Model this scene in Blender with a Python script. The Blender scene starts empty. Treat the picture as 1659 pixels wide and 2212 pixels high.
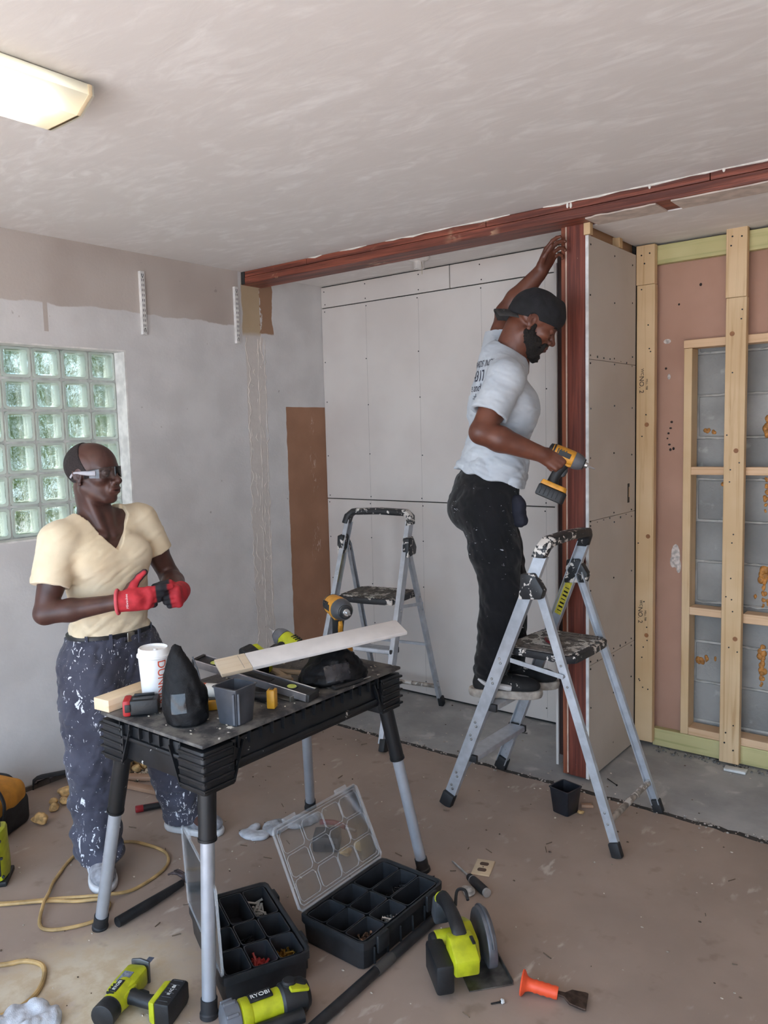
import bpy, bmesh, math, random
import numpy as np
from mathutils import Vector, Matrix, Euler
from mathutils.bvhtree import BVHTree
S = bpy.context.scene
C = S.collection
PI = math.pi
random.seed(7)

# ------------------------------------------------------------------ camera
def camera():
    yaw, p, r, f = -0.66965392, 0.09769649, -0.02590466, 1728.568
    cy, sy = math.cos(yaw), math.sin(yaw)
    fw = Vector((sy*math.cos(p), cy*math.cos(p), -math.sin(p))); rt = Vector((cy, -sy, 0)); up = rt.cross(fw)
    c, s = math.cos(r), math.sin(r)
    r2 = c*rt + s*up; u2 = -s*rt + c*up
    m = Matrix((r2, u2, -fw)).transposed().to_4x4(); m.translation = (0, 0, 1.62)
    cd = bpy.data.cameras.new('camera'); co = bpy.data.objects.new('camera', cd); C.objects.link(co)
    cd.sensor_fit = 'VERTICAL'; cd.sensor_height = 36; cd.lens = 36*f/2212; cd.clip_start = .05
    co.matrix_world = m; S.camera = co
camera()
# ------------------------------------------------------------------ world, sun, exposure
S.view_settings.view_transform = 'Standard'; S.view_settings.look = 'None'
S.view_settings.gamma = 1; S.view_settings.use_curve_mapping = False
S.view_settings.exposure = 0.36
def world():
    w = bpy.data.worlds.new('sky'); S.world = w; w.use_nodes = True
    nt = w.node_tree; b = nt.nodes['Background']
    tc = nt.nodes.new('ShaderNodeTexCoord'); sp = nt.nodes.new('ShaderNodeSeparateXYZ'); rp = nt.nodes.new('ShaderNodeValToRGB')
    nt.links.new(tc.outputs['Generated'], sp.inputs[0]); nt.links.new(sp.outputs['Z'], rp.inputs[0]); nt.links.new(rp.outputs[0], b.inputs[0])
    e = rp.color_ramp.elements
    e[0].position = 0.0; e[0].color = (.66, .83, 1, 1); e[1].position = .9; e[1].color = (.36, .61, 1, 1)
    b.inputs[1].default_value = 4.6
world()
def sun():
    l = bpy.data.lights.new('sun', 'SUN'); l.energy = 17.0; l.angle = .01; l.color = (1, .938, .86)
    o = bpy.data.objects.new('sun', l); C.objects.link(o); o.rotation_euler = Vector((.30, .62, -1)).to_track_quat('-Z', 'Y').to_euler()
sun()

# ------------------------------------------------------------------ node helpers
class NG:
    def __init__(s, name):
        s.m = bpy.data.materials.new(name); s.m.use_nodes = True; s.t = s.m.node_tree
        s.b = s.t.nodes['Principled BSDF']; s.out = s.t.nodes['Material Output']; s._tc = None
    def n(s, typ, **kw):
        nd = s.t.nodes.new(typ)
        for k, v in kw.items(): setattr(nd, k, v)
        return nd
    def put(s, sock, v):
        if v is None: return
        if hasattr(v, 'links'): s.t.links.new(v, sock)
        elif isinstance(v, (tuple, list)):
            sock.default_value = tuple(v) + ((1,) if len(v) == 3 and sock.type == 'RGBA' else ())
        else: sock.default_value = v
    @property
    def co(s):
        if not s._tc: s._tc = s.n('ShaderNodeTexCoord')
        return s._tc.outputs['Object']
    def math(s, op, a, b=None, c=None, clamp=False):
        nd = s.n('ShaderNodeMath', operation=op, use_clamp=clamp)
        for i, v in enumerate((a, b, c)): s.put(nd.inputs[i], v)
        return nd.outputs[0]
    def mix(s, f, a, b, blend='MIX'):
        nd = s.n('ShaderNodeMixRGB', blend_type=blend)
        for i, v in enumerate((f, a, b)): s.put(nd.inputs[i], v)
        return nd.outputs[0]
    def noise(s, scale, detail=3, vec=None, sc=None, dist=0, rough=.5):
        nd = s.n('ShaderNodeTexNoise'); v = vec or s.co
        if sc:
            mp = s.n('ShaderNodeMapping'); mp.inputs['Scale'].default_value = sc; s.put(mp.inputs[0], v); v = mp.outputs[0]
        s.put(nd.inputs['Vector'], v); nd.inputs['Scale'].default_value = scale; nd.inputs['Detail'].default_value = detail
        nd.inputs['Distortion'].default_value = dist; nd.inputs['Roughness'].default_value = rough
        return nd.outputs['Fac']
    def ramp(s, f, a, b):      # smooth 0..1 between a and b
        nd = s.n('ShaderNodeMapRange', interpolation_type='SMOOTHSTEP'); s.put(nd.inputs[0], f)
        nd.inputs[1].default_value = a; nd.inputs[2].default_value = b
        return nd.outputs[0]
    def xyz(s, v=None):
        nd = s.n('ShaderNodeSeparateXYZ'); s.put(nd.inputs[0], v or s.co); return nd.outputs
    def bump(s, h, strength=.3, dist=.01):
        nd = s.n('ShaderNodeBump'); s.put(nd.inputs['Height'], h); nd.inputs['Strength'].default_value = strength
        nd.inputs['Distance'].default_value = dist; s.t.links.new(nd.outputs[0], s.b.inputs['Normal'])
    def done(s, col=None, rough=.6, metal=0, spec=None, **kw):
        s.put(s.b.inputs['Base Color'], col); s.put(s.b.inputs['Roughness'], rough); s.put(s.b.inputs['Metallic'], metal)
        if spec is not None: s.b.inputs['Specular IOR Level'].default_value = spec
        for k, v in kw.items(): s.put(s.b.inputs[k], v)
        return s.m
def srgb(*c):
    if len(c) == 1: c = [int(c[0][i:i+2], 16) for i in (0, 2, 4)]
    return tuple((x/255/12.92 if x/255 <= .04045 else ((x/255+.055)/1.055)**2.4) for x in c)
MATS = {}
def mat(name, col, rough=.55, metal=0, var=.12, vs=18, bump=0, bs=60, splat=None, grain=None, spec=None):
    """plain procedural: base colour with mottling, optional bump, paint splats (scale, threshold, colour) or wood grain"""
    if name in MATS: return MATS[name]
    g = NG(name); n1 = g.noise(vs, 4)
    dark = tuple(c*(1-var*1.6) for c in col); lite = tuple(min(1, c*(1+var)) for c in col)
    c = g.mix(g.ramp(n1, .3, .7), dark, lite)
    if grain:
        axis, gc, gs = grain
        sc = [gs]*3; sc['xyz'.index(axis)] = gs*.045
        gr = g.noise(1, 5, sc=tuple(sc), dist=.6, rough=.65)
        c = g.mix(g.ramp(gr, .45, .72), c, gc)
    if splat:
        a = g.noise(splat[0], 5, dist=.5, rough=.6); b = g.noise(splat[0]*.22, 2)
        f = g.ramp(g.math('ADD', a, g.math('MULTIPLY', b, .5)), splat[1], splat[1]+.025)
        c = g.mix(f, c, splat[2])
    if bump: g.bump(g.noise(bs, 3), bump, .004)
    g.done(c, rough, metal, spec); MATS[name] = g.m
    return g.m

# ------------------------------------------------------------------ object helpers
def tag(o, label=None, cat=None, group=None, kind=None):
    for k, v in (('label', label), ('category', cat), ('group', group), ('kind', kind)):
        if v: o[k] = v
    return o
def thing(name, label, cat, loc=(0, 0, 0), rz=0, group=None, rot=None):
    o = bpy.data.objects.new(name, None); C.objects.link(o); o.empty_display_size = .05
    o.location = loc; o.rotation_euler = rot if rot else (0, 0, rz)
    return tag(o, label, cat, group)
def frame(o, x=None, z=None, y=None):
    """4x4 from origin and axis hints (two given)"""
    if x is not None: x = Vector(x).normalized()
    if z is not None: z = Vector(z).normalized()
    if y is not None: y = Vector(y).normalized()
    if x is not None and z is not None: y = z.cross(x).normalized(); z = x.cross(y)
    elif x is not None and y is not None: z = x.cross(y).normalized(); y = z.cross(x)
    elif y is not None: x = y.cross(z).normalized(); z = x.cross(y)
    else:
        a = Vector((1, 0, 0)) if abs(z.x) < .9 else Vector((0, 1, 0)); y = z.cross(a).normalized(); x = y.cross(z)
    m = Matrix((x, y, z)).transposed().to_4x4(); m.translation = o
    return m
class MB:
    def __init__(s): s.bm = bmesh.new()
    def _add(s, vs, fs, m=None):
        bv = [s.bm.verts.new((m @ Vector(v)) if m else v) for v in vs]
        for f in fs:
            try: s.bm.faces.new([bv[i] for i in f])
            except ValueError: pass
        return s
    def box(s, c, d, m=None, taper=1, rot=None):
        x, y, z = [k/2 for k in d]; t = taper
        vs = [(-x, -y, -z), (x, -y, -z), (x, y, -z), (-x, y, -z), (-x*t, -y*t, z), (x*t, -y*t, z), (x*t, y*t, z), (-x*t, y*t, z)]
        M = Matrix.Translation(c)
        if rot: M = M @ Euler(rot).to_matrix().to_4x4()
        if m: M = m @ M
        return s._add(vs, [(3, 2, 1, 0), (4, 5, 6, 7), (0, 1, 5, 4), (1, 2, 6, 5), (2, 3, 7, 6), (3, 0, 4, 7)], M)
    def bar(s, a, b, w, h, up=(0, 0, 1), w2=None, h2=None):
        """rectangular bar from a to b; w across, h along 'up'"""
        a, b = Vector(a), Vector(b); L = (b-a).length; m = frame(a, x=b-a, z=up); w2 = w2 or w; h2 = h2 or h
        vs = [(0, -w/2, -h/2), (0, w/2, -h/2), (0, w/2, h/2), (0, -w/2, h/2), (L, -w2/2, -h2/2), (L, w2/2, -h2/2), (L, w2/2, h2/2), (L, -w2/2, h2/2)]
        return s._add(vs, [(0, 3, 2, 1), (4, 5, 6, 7), (0, 1, 5, 4), (1, 2, 6, 5), (2, 3, 7, 6), (3, 0, 4, 7)], m)
    def lathe(s, prof, m=None, n=16, cap=True, flat=1):
        """prof: list of (r, z) around local z"""
        vs = []; fs = []; k = len(prof)
        for r, z in prof:
            for i in range(n):
                a = 2*PI*i/n; vs.append((r*math.cos(a), r*math.sin(a)*flat, z))
        for j in range(k-1):
            for i in range(n):
                i2 = (i+1) % n; fs.append((j*n+i, j*n+i2, (j+1)*n+i2, (j+1)*n+i))
        if cap: fs.append(tuple(range(n))[::-1]); fs.append(tuple(range((k-1)*n, k*n)))
        return s._add(vs, fs, m)
    def cyl(s, a, b, r, r2=None, n=14):
        a, b = Vector(a), Vector(b); r2 = r if r2 is None else r2
        return s.lathe([(r, 0), (r2, (b-a).length)], frame(a, z=b-a), n)
    def tube(s, pts, r, n=8, closed=False, flat=1):
        pts = [Vector(p) for p in pts]; k = len(pts); rr = r if isinstance(r, (list, tuple)) else [r]*k
        vs = []; fs = []; nrm = None
        for i in range(k):
            if closed: t = pts[(i+1) % k]-pts[i-1]
            else: t = pts[min(i+1, k-1)]-pts[max(i-1, 0)]
            t.normalize()
            if nrm is None:
                a = Vector((0, 0, 1)) if abs(t.z) < .95 else Vector((1, 0, 0)); nrm = (a-t*a.dot(t)).normalized()
            else: nrm = (nrm-t*nrm.dot(t)).normalized()
            bi = t.cross(nrm)
            for j in range(n):
                a = 2*PI*j/n; vs.append(pts[i]+(nrm*math.cos(a)*flat+bi*math.sin(a))*rr[i])
        for i in range(k if closed else k-1):
            i2 = (i+1) % k
            for j in range(n):
                j2 = (j+1) % n; fs.append((i*n+j, i*n+j2, i2*n+j2, i2*n+j))
        if not closed: fs.append(tuple(range(n))[::-1]); fs.append(tuple(range((k-1)*n, k*n)))
        return s._add(vs, fs)
    def prism(s, poly, h, m=None, taper=1, center=None):
        """polygon in local xy extruded 0..h along local z"""
        k = len(poly); cx = sum(p[0] for p in poly)/k; cy = sum(p[1] for p in poly)/k
        if center: cx, cy = center
        vs = [(x, y, 0) for x, y in poly]+[(cx+(x-cx)*taper, cy+(y-cy)*taper, h) for x, y in poly]
        fs = [tuple(range(k))[::-1], tuple(range(k, 2*k))]+[(i, (i+1) % k, k+(i+1) % k, k+i) for i in range(k)]
        return s._add(vs, fs, m)
    def ball(s, c, r, m=None, u=12, v=8):
        rr = r if isinstance(r, (tuple, list)) else (r, r, r)
        vs = [(c[0], c[1], c[2]-rr[2])]
        for j in range(1, v):
            t = -PI/2+PI*j/v
            for i in range(u): a = 2*PI*i/u; vs.append((c[0]+rr[0]*math.cos(t)*math.cos(a), c[1]+rr[1]*math.cos(t)*math.sin(a), c[2]+rr[2]*math.sin(t)))
        vs.append((c[0], c[1], c[2]+rr[2])); n = len(vs)-1; fs = []
        for i in range(u):
            i2 = (i+1) % u; fs.append((0, 1+i2, 1+i)); fs.append((n, n-u+i, n-u+i2))
            for j in range(v-2): k = 1+j*u; fs.append((k+i, k+i2, k+u+i2, k+u+i))
        return s._add(vs, fs, m)
    def loft(s, rings, m=None, cap=True):
        n = len(rings[0]); vs = [p for r in rings for p in r]; fs = []
        for j in range(len(rings)-1):
            for i in range(n):
                i2 = (i+1) % n; fs.append((j*n+i, j*n+i2, (j+1)*n+i2, (j+1)*n+i))
        if cap: fs.append(tuple(range(n))[::-1]); fs.append(tuple(range((len(rings)-1)*n, len(rings)*n)))
        return s._add(vs, fs, m)
    def build(s, name, material, parent=None, bevel=0, seg=2, smooth=30, loc=None, rot=None, label=None, kind=None):
        bm = s.bm
        bmesh.ops.recalc_face_normals(bm, faces=bm.faces)
        if bevel:
            es = [e for e in bm.edges if len(e.link_faces) == 2 and e.calc_face_angle(0) > .5]
            bmesh.ops.bevel(bm, geom=es, offset=bevel, segments=seg, profile=.5, affect='EDGES', clamp_overlap=True)
        if smooth:
            for f in bm.faces: f.smooth = True
            lim = math.radians(smooth)
            for e in bm.edges:
                if len(e.link_faces) != 2 or e.calc_face_angle(0) > lim: e.smooth = False
        me = bpy.data.meshes.new(name); bm.to_mesh(me); bm.free()
        return mobj(name, me, material, parent, loc, rot, label, kind)
def mobj(name, me, material, parent=None, loc=None, rot=None, label=None, kind=None):
    o = bpy.data.objects.new(name, me); C.objects.link(o)
    if material:
        for mm in (material if isinstance(material, (list, tuple)) else [material]):
            if not len(me.materials) or mm.name not in [q.name for q in me.materials]: me.materials.append(mm)
    if parent: o.parent = parent
    if loc: o.location = loc
    if rot: o.rotation_euler = rot
    return tag(o, label, None, None, kind)
def copy_tree(o, parent=None):
    c = o.copy(); C.objects.link(c)
    if parent: c.parent = parent
    for ch in [q for q in o.children]: copy_tree(ch, c)
    return c
def text_mesh(body, size, extrude=.0004):
    cu = bpy.data.curves.new('lettering', 'FONT'); cu.body = body; cu.size = size; cu.align_x = 'CENTER'; cu.align_y = 'CENTER'; cu.extrude = extrude
    t = bpy.data.objects.new('lettering', cu); C.objects.link(t)
    dg = bpy.context.evaluated_depsgraph_get(); me = bpy.data.meshes.new_from_object(t.evaluated_get(dg))
    bpy.data.objects.remove(t); bpy.data.curves.remove(cu)
    return me
def text(body, size, m, material, parent, name='lettering', bold=0, sx=1):
    me = text_mesh(body, size); me.transform(m @ Matrix.Diagonal((sx, 1, 1, 1)))
    return mobj(name, me, material, parent)
def wob(pts, n=8):
    """Catmull-Rom through points"""
    pts = [Vector(p) for p in pts]; out = []
    for i in range(len(pts)-1):
        p0, p1, p2, p3 = pts[max(i-1, 0)], pts[i], pts[i+1], pts[min(i+2, len(pts)-1)]
        for k in range(n):
            t = k/n
            out.append(.5*((2*p1)+(p2-p0)*t+(2*p0-5*p1+4*p2-p3)*t*t+(3*p1-p0-3*p2+p3)*t**3))
    return out+[pts[-1]]
# ================================================================== the setting
CEIL = 2.572; XL = -3.572; YB = 3.912; YBEAM = 3.235; YF = -1.3; XR = 1.9
def m_ceiling():
    g = NG('ceiling_plaster')
    a = g.noise(3.2, 5, sc=(1, 1.9, 1), dist=1.1, rough=.6); b = g.noise(11, 4, sc=(.55, 1.6, 1), dist=1.4)
    f = g.math('MULTIPLY', g.ramp(a, .38, .68), g.ramp(b, .3, .72))
    c = g.mix(f, srgb(224, 218, 214), srgb(240, 236, 233))
    g.bump(g.math('ADD', b, g.math('MULTIPLY', g.noise(45, 3), .3)), .13, .006)
    return g.done(c, .75)
def m_wall_left():
    g = NG('left_wall_paint'); x, y, z = g.xyz()
    n = g.noise(5, 5); nf = g.noise(30, 3); nb = g.noise(1.6, 3)
    c = g.mix(g.ramp(n, .3, .7), srgb(206, 202, 200), srgb(219, 215, 213))
    wav = g.math('MULTIPLY', g.math('SUBTRACT', n, .5), .07)
    # older darker paint band under the ceiling
    band = g.ramp(g.math('ADD', z, wav), 2.262, 2.27)
    bandy = g.ramp(y, 3.20, 3.215); band = g.math('MULTIPLY', band, g.math('SUBTRACT', 1, bandy))
    oc = g.mix(g.ramp(nb, .35, .65), srgb(176, 163, 154), srgb(193, 182, 174))
    c = g.mix(band, c, oc)
    drip = g.math('MULTIPLY', g.math('LESS_THAN', g.math('ABSOLUTE', g.math('SUBTRACT', y, 2.015)), .011), g.math('MULTIPLY', g.math('GREATER_THAN', z, 2.135), g.math('LESS_THAN', z, 2.3)))
    c = g.mix(drip, c, oc)
    sp = g.ramp(g.noise(17, 2), .74, .78); c = g.mix(g.math('MULTIPLY', sp, .5), c, srgb(140, 128, 120))
    # yellowed stain and bare brown paper beside the beam end
    st = g.math('MULTIPLY', g.ramp(g.math('ADD', y, wav), 3.225, 3.235), g.math('MULTIPLY', g.math('LESS_THAN', g.math('ADD', y, wav), 3.37), g.ramp(g.math('ADD', z, wav), 2.20, 2.24)))
    c = g.mix(st, c, g.mix(n, srgb(176, 150, 118), srgb(200, 180, 150)))
    br = g.math('MULTIPLY', g.ramp(g.math('ADD', y, g.math('MULTIPLY', g.math('SUBTRACT', nf, .5), .09)), 3.37, 3.38), g.math('MULTIPLY', g.math('LESS_THAN', g.math('ADD', y, wav), 3.475), g.ramp(g.math('ADD', z, wav), 2.225, 2.235)))
    c = g.mix(br, c, srgb(158, 122, 96))
    # primer rolled on above and left of the bare panel
    tape = g.math('MULTIPLY', g.ramp(g.math('ADD', y, g.math('MULTIPLY', wav, .5)), 3.245, 3.25), g.math('LESS_THAN', g.math('ADD', y, wav), 3.39))
    c = g.mix(g.math('MULTIPLY', tape, g.math('LESS_THAN', z, 2.21)), c, g.mix(nf, srgb(204, 195, 188), srgb(216, 208, 202)))
    # bare brown paper panel by the corner
    pw = g.math('ADD', y, g.math('MULTIPLY', g.math('SUBTRACT', g.noise(9, 3), .5), .022))
    pan = g.math('MULTIPLY', g.ramp(pw, 3.555, 3.56), g.math('LESS_THAN', g.math('ADD', z, g.math('MULTIPLY', wav, .1)), 1.80))
    pc = g.mix(g.ramp(n, .3, .75), srgb(152, 110, 84), srgb(168, 124, 97))
    pc = g.mix(g.math('MULTIPLY', g.ramp(g.noise(7, 4, sc=(1, 1, .35)), .62, .70), g.ramp(g.noise(55, 4, sc=(1, 1.5, .5), dist=1), .55, .62)), pc, srgb(205, 180, 165))
    c = g.mix(pan, c, pc)
    # scuffed dust at floor level
    c = g.mix(g.math('MULTIPLY', g.ramp(g.math('ADD', z, g.math('MULTIPLY', wav, .8)), .035, 0), .6), c, srgb(120, 108, 98))
    g.bump(g.math('ADD', g.math('MULTIPLY', g.noise(70, 3), .6), g.math('MULTIPLY', n, 1.2)), .25, .004)
    return g.done(c, .7)
def m_floor():
    g = NG('floor_paint'); x, y, z = g.xyz()
    n = g.noise(2.2, 5); nf = g.noise(16, 5, rough=.6); ns = g.noise(120, 2)
    c = g.mix(g.ramp(n, .3, .7), srgb(148, 130, 118), srgb(163, 144, 131))
    # pale dusty area near the doorway corner, its daylight brightness painted in too
    ex = g.math('MULTIPLY', g.math('ADD', x, 2.06), 2.6); ey = g.math('MULTIPLY', g.math('SUBTRACT', y, .95), 1.75)
    d = g.math('SQRT', g.math('ADD', g.math('MULTIPLY', ex, ex), g.math('MULTIPLY', ey, ey)))
    d = g.math('ADD', d, g.math('MULTIPLY', g.math('SUBTRACT', nf, .5), .55))
    dust = g.math('MULTIPLY', g.ramp(d, 1.15, .6), .85); c = g.mix(dust, c, g.mix(g.ramp(nf, .35, .65), srgb(192, 172, 142), srgb(212, 200, 176)))
    # plaster dust smears and specks
    sm = g.math('MULTIPLY', g.ramp(g.noise(4, 3), .52, .68), g.ramp(g.noise(24, 4, sc=(1, .4, 1)), .55, .68))
    c = g.mix(g.math('MULTIPLY', sm, .7), c, srgb(200, 188, 176))
    c = g.mix(g.math('MULTIPLY', g.ramp(g.noise(11, 3), .6, .75), .35), c, srgb(96, 78, 66))
    c = g.mix(g.ramp(ns, .77, .80), c, srgb(205, 196, 186))
    g.bump(g.math('ADD', nf, g.math('MULTIPLY', ns, .25)), .15, .004)
    return g.done(c, g.math('MULTIPLY_ADD', nf, .25, .42), spec=.4)
def m_slab():
    g = NG('bare_concrete')
    n = g.noise(3.5, 5, rough=.6); nf = g.noise(40, 4)
    c = g.mix(g.ramp(n, .3, .7), srgb(150, 148, 146), srgb(176, 174, 171))
    c = g.mix(g.math('MULTIPLY', g.ramp(g.noise(7, 4, dist=.6), .58, .7), .6), c, srgb(206, 203, 198))
    g.bump(nf, .2, .004)
    return g.done(c, .8)
def m_drywall(name, a, b):
    g = NG(name); n = g.noise(2.5, 4); c = g.mix(g.ramp(n, .3, .7), a, b); g.bump(g.noise(220, 2), .06, .002); return g.done(c, .8)
M_WOODRED = None
def m_stain():
    g = NG('red_stained_wood'); gr = g.noise(1, 6, sc=(1.6, 46, 46), dist=.7, rough=.6); n = g.noise(4, 4)
    c = g.mix(g.ramp(gr, .35, .7), srgb(88, 42, 31), srgb(152, 82, 62)); c = g.mix(g.ramp(n, .5, .8), c, srgb(120, 60, 44))
    ch = g.math('MULTIPLY', g.ramp(g.noise(2.4, 3), .6, .68), g.ramp(g.noise(28, 4, sc=(.5, 1, 1)), .5, .6)); c = g.mix(ch, c, srgb(206, 170, 138))
    g.bump(gr, .5, .006); return g.done(c, .5)
def m_stain_v(name, a, b):
    g = NG(name); gr = g.noise(1, 6, sc=(46, 46, 1.5), dist=.8, rough=.6); n = g.noise(3, 4)
    c = g.mix(g.ramp(gr, .35, .7), a, b)
    kn = g.ramp(g.noise(2.1, 2, sc=(1, 1, .8)), .66, .74); c = g.mix(kn, c, tuple(q*.35 for q in a))
    c = g.mix(g.ramp(g.noise(70, 3, sc=(1, 1, .5)), .74, .77), c, srgb(196, 170, 150))
    g.bump(gr, .4, .005); return g.done(c, .5)
def m_pine(name, axis, a, b, gc):
    g = NG(name); sc = [38]*3; sc['xyz'.index(axis)] = 1.3
    gr = g.noise(1, 5, sc=tuple(sc), dist=1.1, rough=.6); n = g.noise(3, 3)
    c = g.mix(g.ramp(n, .3, .7), a, b); c = g.mix(g.math('MULTIPLY', g.ramp(gr, .48, .74), .6), c, gc)
    g.bump(gr, .2, .003); return g.done(c, .6)
WHITEGYP = m_drywall('drywall_paper', srgb(206, 197, 191), srgb(215, 207, 201))
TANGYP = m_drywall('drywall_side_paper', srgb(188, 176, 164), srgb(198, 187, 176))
PINKBOARD = m_drywall('old_pink_board', srgb(168, 128, 108), srgb(182, 142, 122))
STAIN = m_stain(); STAINV = m_stain_v('red_stained_post', srgb(92, 40, 29), srgb(138, 70, 52)); STAINV2 = m_stain_v('red_stained_trim', srgb(120, 60, 38), srgb(160, 92, 62))
PINEV = m_pine('pine_stud', 'z', srgb(206, 172, 128), srgb(220, 190, 150), srgb(176, 132, 84))
PINEX = m_pine('pine_blocking', 'x', srgb(212, 172, 132), srgb(224, 190, 154), srgb(186, 138, 92))
PINEY = m_pine('pine_header', 'y', srgb(172, 130, 96), srgb(190, 148, 112), srgb(132, 92, 60))
TREATED = m_pine('treated_plate', 'x', srgb(186, 176, 122), srgb(204, 194, 142), srgb(150, 146, 92))
BLACKDOT = mat('screw_head_black', (.012, .012, .012), .4, .3)
PLASTER = mat('plaster_dry', srgb(226, 220, 212), .8)

floor = MB().box((XR/2+XL/2, (YBEAM-.01+YF)/2, -.05), (XR-XL+.3, YBEAM-.01-YF, .1)).build('floor', m_floor(), smooth=0)
tag(floor, 'tan painted concrete floor with dust', None, None, 'structure')
slab = MB().box(((XR+XL)/2, (YBEAM+.01+4.2)/2, -.055), (XR-XL+.3, 4.2-YBEAM-.01, .106)).build('floor_slab', m_slab(), smooth=0)
tag(slab, 'bare grey concrete slab beyond the beam line', None, None, 'structure')
def crack():
    mb = MB(); rnd = random.Random(3)
    pts = []; x = XL
    while x < XR: pts.append((x, YBEAM+rnd.uniform(-.008, .008), -.001)); x += .04
    for i in range(len(pts)-1): mb.bar(pts[i], pts[i+1], rnd.uniform(.022, .032), .003)
    mb.build('joint_gap', mat('joint_dirt', (.05, .043, .038), .9), floor, smooth=0)
    mb = MB()
    for i in range(420):
        x = rnd.uniform(XL, XR); y = YBEAM+rnd.gauss(0, .014); r = rnd.uniform(.002, .007)
        mb.ball((x, y, r*.5), (r, r*rnd.uniform(.6, 1), r*.6), u=5, v=4)
    mb.build('joint_crumbs', mat('joint_grit', srgb(170, 160, 150), .9, var=.4, vs=90), floor, smooth=0, kind='stuff')
crack()
ceiling = MB().box(((XR+XL)/2, (4.2+YF)/2, CEIL+.05), (XR-XL+.3, 4.2-YF, .1)).build('ceiling', m_ceiling(), smooth=0)
tag(ceiling, 'white trowelled plaster ceiling', None, None, 'structure')

# left wall with the window opening
WY0, WY1, WZ0, WZ1 = 1.225, 2.432, 1.168, 2.072
LW = m_wall_left()
mb = MB(); T = .17
for (y0, y1, z0, z1) in ((YF, WY0, 0, CEIL), (WY1, YB+.1, 0, CEIL), (WY0, WY1, 0, WZ0), (WY0, WY1, WZ1, CEIL)):
    mb.box((XL-T/2, (y0+y1)/2, (z0+z1)/2), (T, y1-y0, z1-z0))
wall_left = tag(mb.build('wall_left', LW, smooth=0), 'pale plastered wall with patched paint', None, None, 'structure')
def ridges():
    rnd = random.Random(5); mb = MB()
    for y0, a in ((3.262, .012), (3.40, .008), (3.345, .005)):
        pts = []; rr = []; z = .02; w = 0
        while z < 2.2:
            w = w*.7+rnd.gauss(0, a*.5); pts.append((XL-.001, y0+w-(2.2-z)*.012, z)); rr.append(rnd.uniform(.002, .0065)); z += .022
        mb.tube(pts, rr, 6, flat=.6)
    for i in range(70):
        z = rnd.uniform(.1, 2.15); y = 3.262+rnd.uniform(0, .13); L = rnd.uniform(.02, .09)
        mb.tube([(XL-.001, y, z), (XL-.0005, y+rnd.gauss(0, .008), z+L*.5), (XL-.001, y+rnd.gauss(0, .01), z+L)], [.0015, .0035, .001], 5)
    mb.build('torn_tape_ridges', mat('old_joint_compound', srgb(214, 204, 196), .8), wall_left, kind='stuff')
    mb = MB(); y = YF+.02
    while y < 3.88:      # ragged gap at the foot of the wall
        L = rnd.uniform(.05, .16)
        if not (1.95 < y < 1.7): mb.box((XL+.006, y+L/2, rnd.uniform(.008, .018)), (.012, L*.98, rnd.uniform(.016, .034)))
        y += L
    mb.build('base_dirt', mat('wall_foot_dirt', (.09, .075, .065), .9), wall_left, smooth=0, kind='stuff')
ridges()
# reveal trim and the glass block window
def m_glass():
    g = NG('wavy_glass'); t = g.t; t.nodes.remove(g.b)
    n1 = g.noise(17, 2, sc=(1, 1.5, 1), dist=1.2)
    bp = g.n('ShaderNodeBump'); g.put(bp.inputs['Height'], n1); bp.inputs['Strength'].default_value = .14; bp.inputs['Distance'].default_value = .02
    gl = g.n('ShaderNodeBsdfGlass'); gl.inputs['IOR'].default_value = 1.45; gl.inputs['Roughness'].default_value = .02; gl.inputs['Color'].default_value = (.99, 1, .98, 1)
    t.links.new(bp.outputs[0], gl.inputs['Normal'])
    tr = g.n('ShaderNodeBsdfTransparent'); tr.inputs[0].default_value = (.97, .99, .965, 1)
    mx = g.n('ShaderNodeMixShader'); mx.inputs[0].default_value = .6
    t.links.new(tr.outputs[0], mx.inputs[1]); t.links.new(gl.outputs[0], mx.inputs[2]); t.links.new(mx.outputs[0], g.out.inputs[0]); return g.m
def m_glass_edge():
    g = NG('glass_block_rim'); t = g.t; t.nodes.remove(g.b)
    d = g.n('ShaderNodeBsdfDiffuse'); d.inputs[0].default_value = (.86, .90, .86, 1)
    tl = g.n('ShaderNodeBsdfTranslucent'); tl.inputs[0].default_value = (.80, .86, .80, 1)
    gs = g.n('ShaderNodeBsdfGlossy'); gs.inputs['Roughness'].default_value = .08
    m1 = g.n('ShaderNodeMixShader'); m1.inputs[0].default_value = .55; m2 = g.n('ShaderNodeMixShader'); m2.inputs[0].default_value = .1
    t.links.new(d.outputs[0], m1.inputs[1]); t.links.new(tl.outputs[0], m1.inputs[2]); t.links.new(m1.outputs[0], m2.inputs[1]); t.links.new(gs.outputs[0], m2.inputs[2]); t.links.new(m2.outputs[0], g.out.inputs[0]); return g.m
GLASS = m_glass(); GRIM = m_glass_edge()
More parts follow.
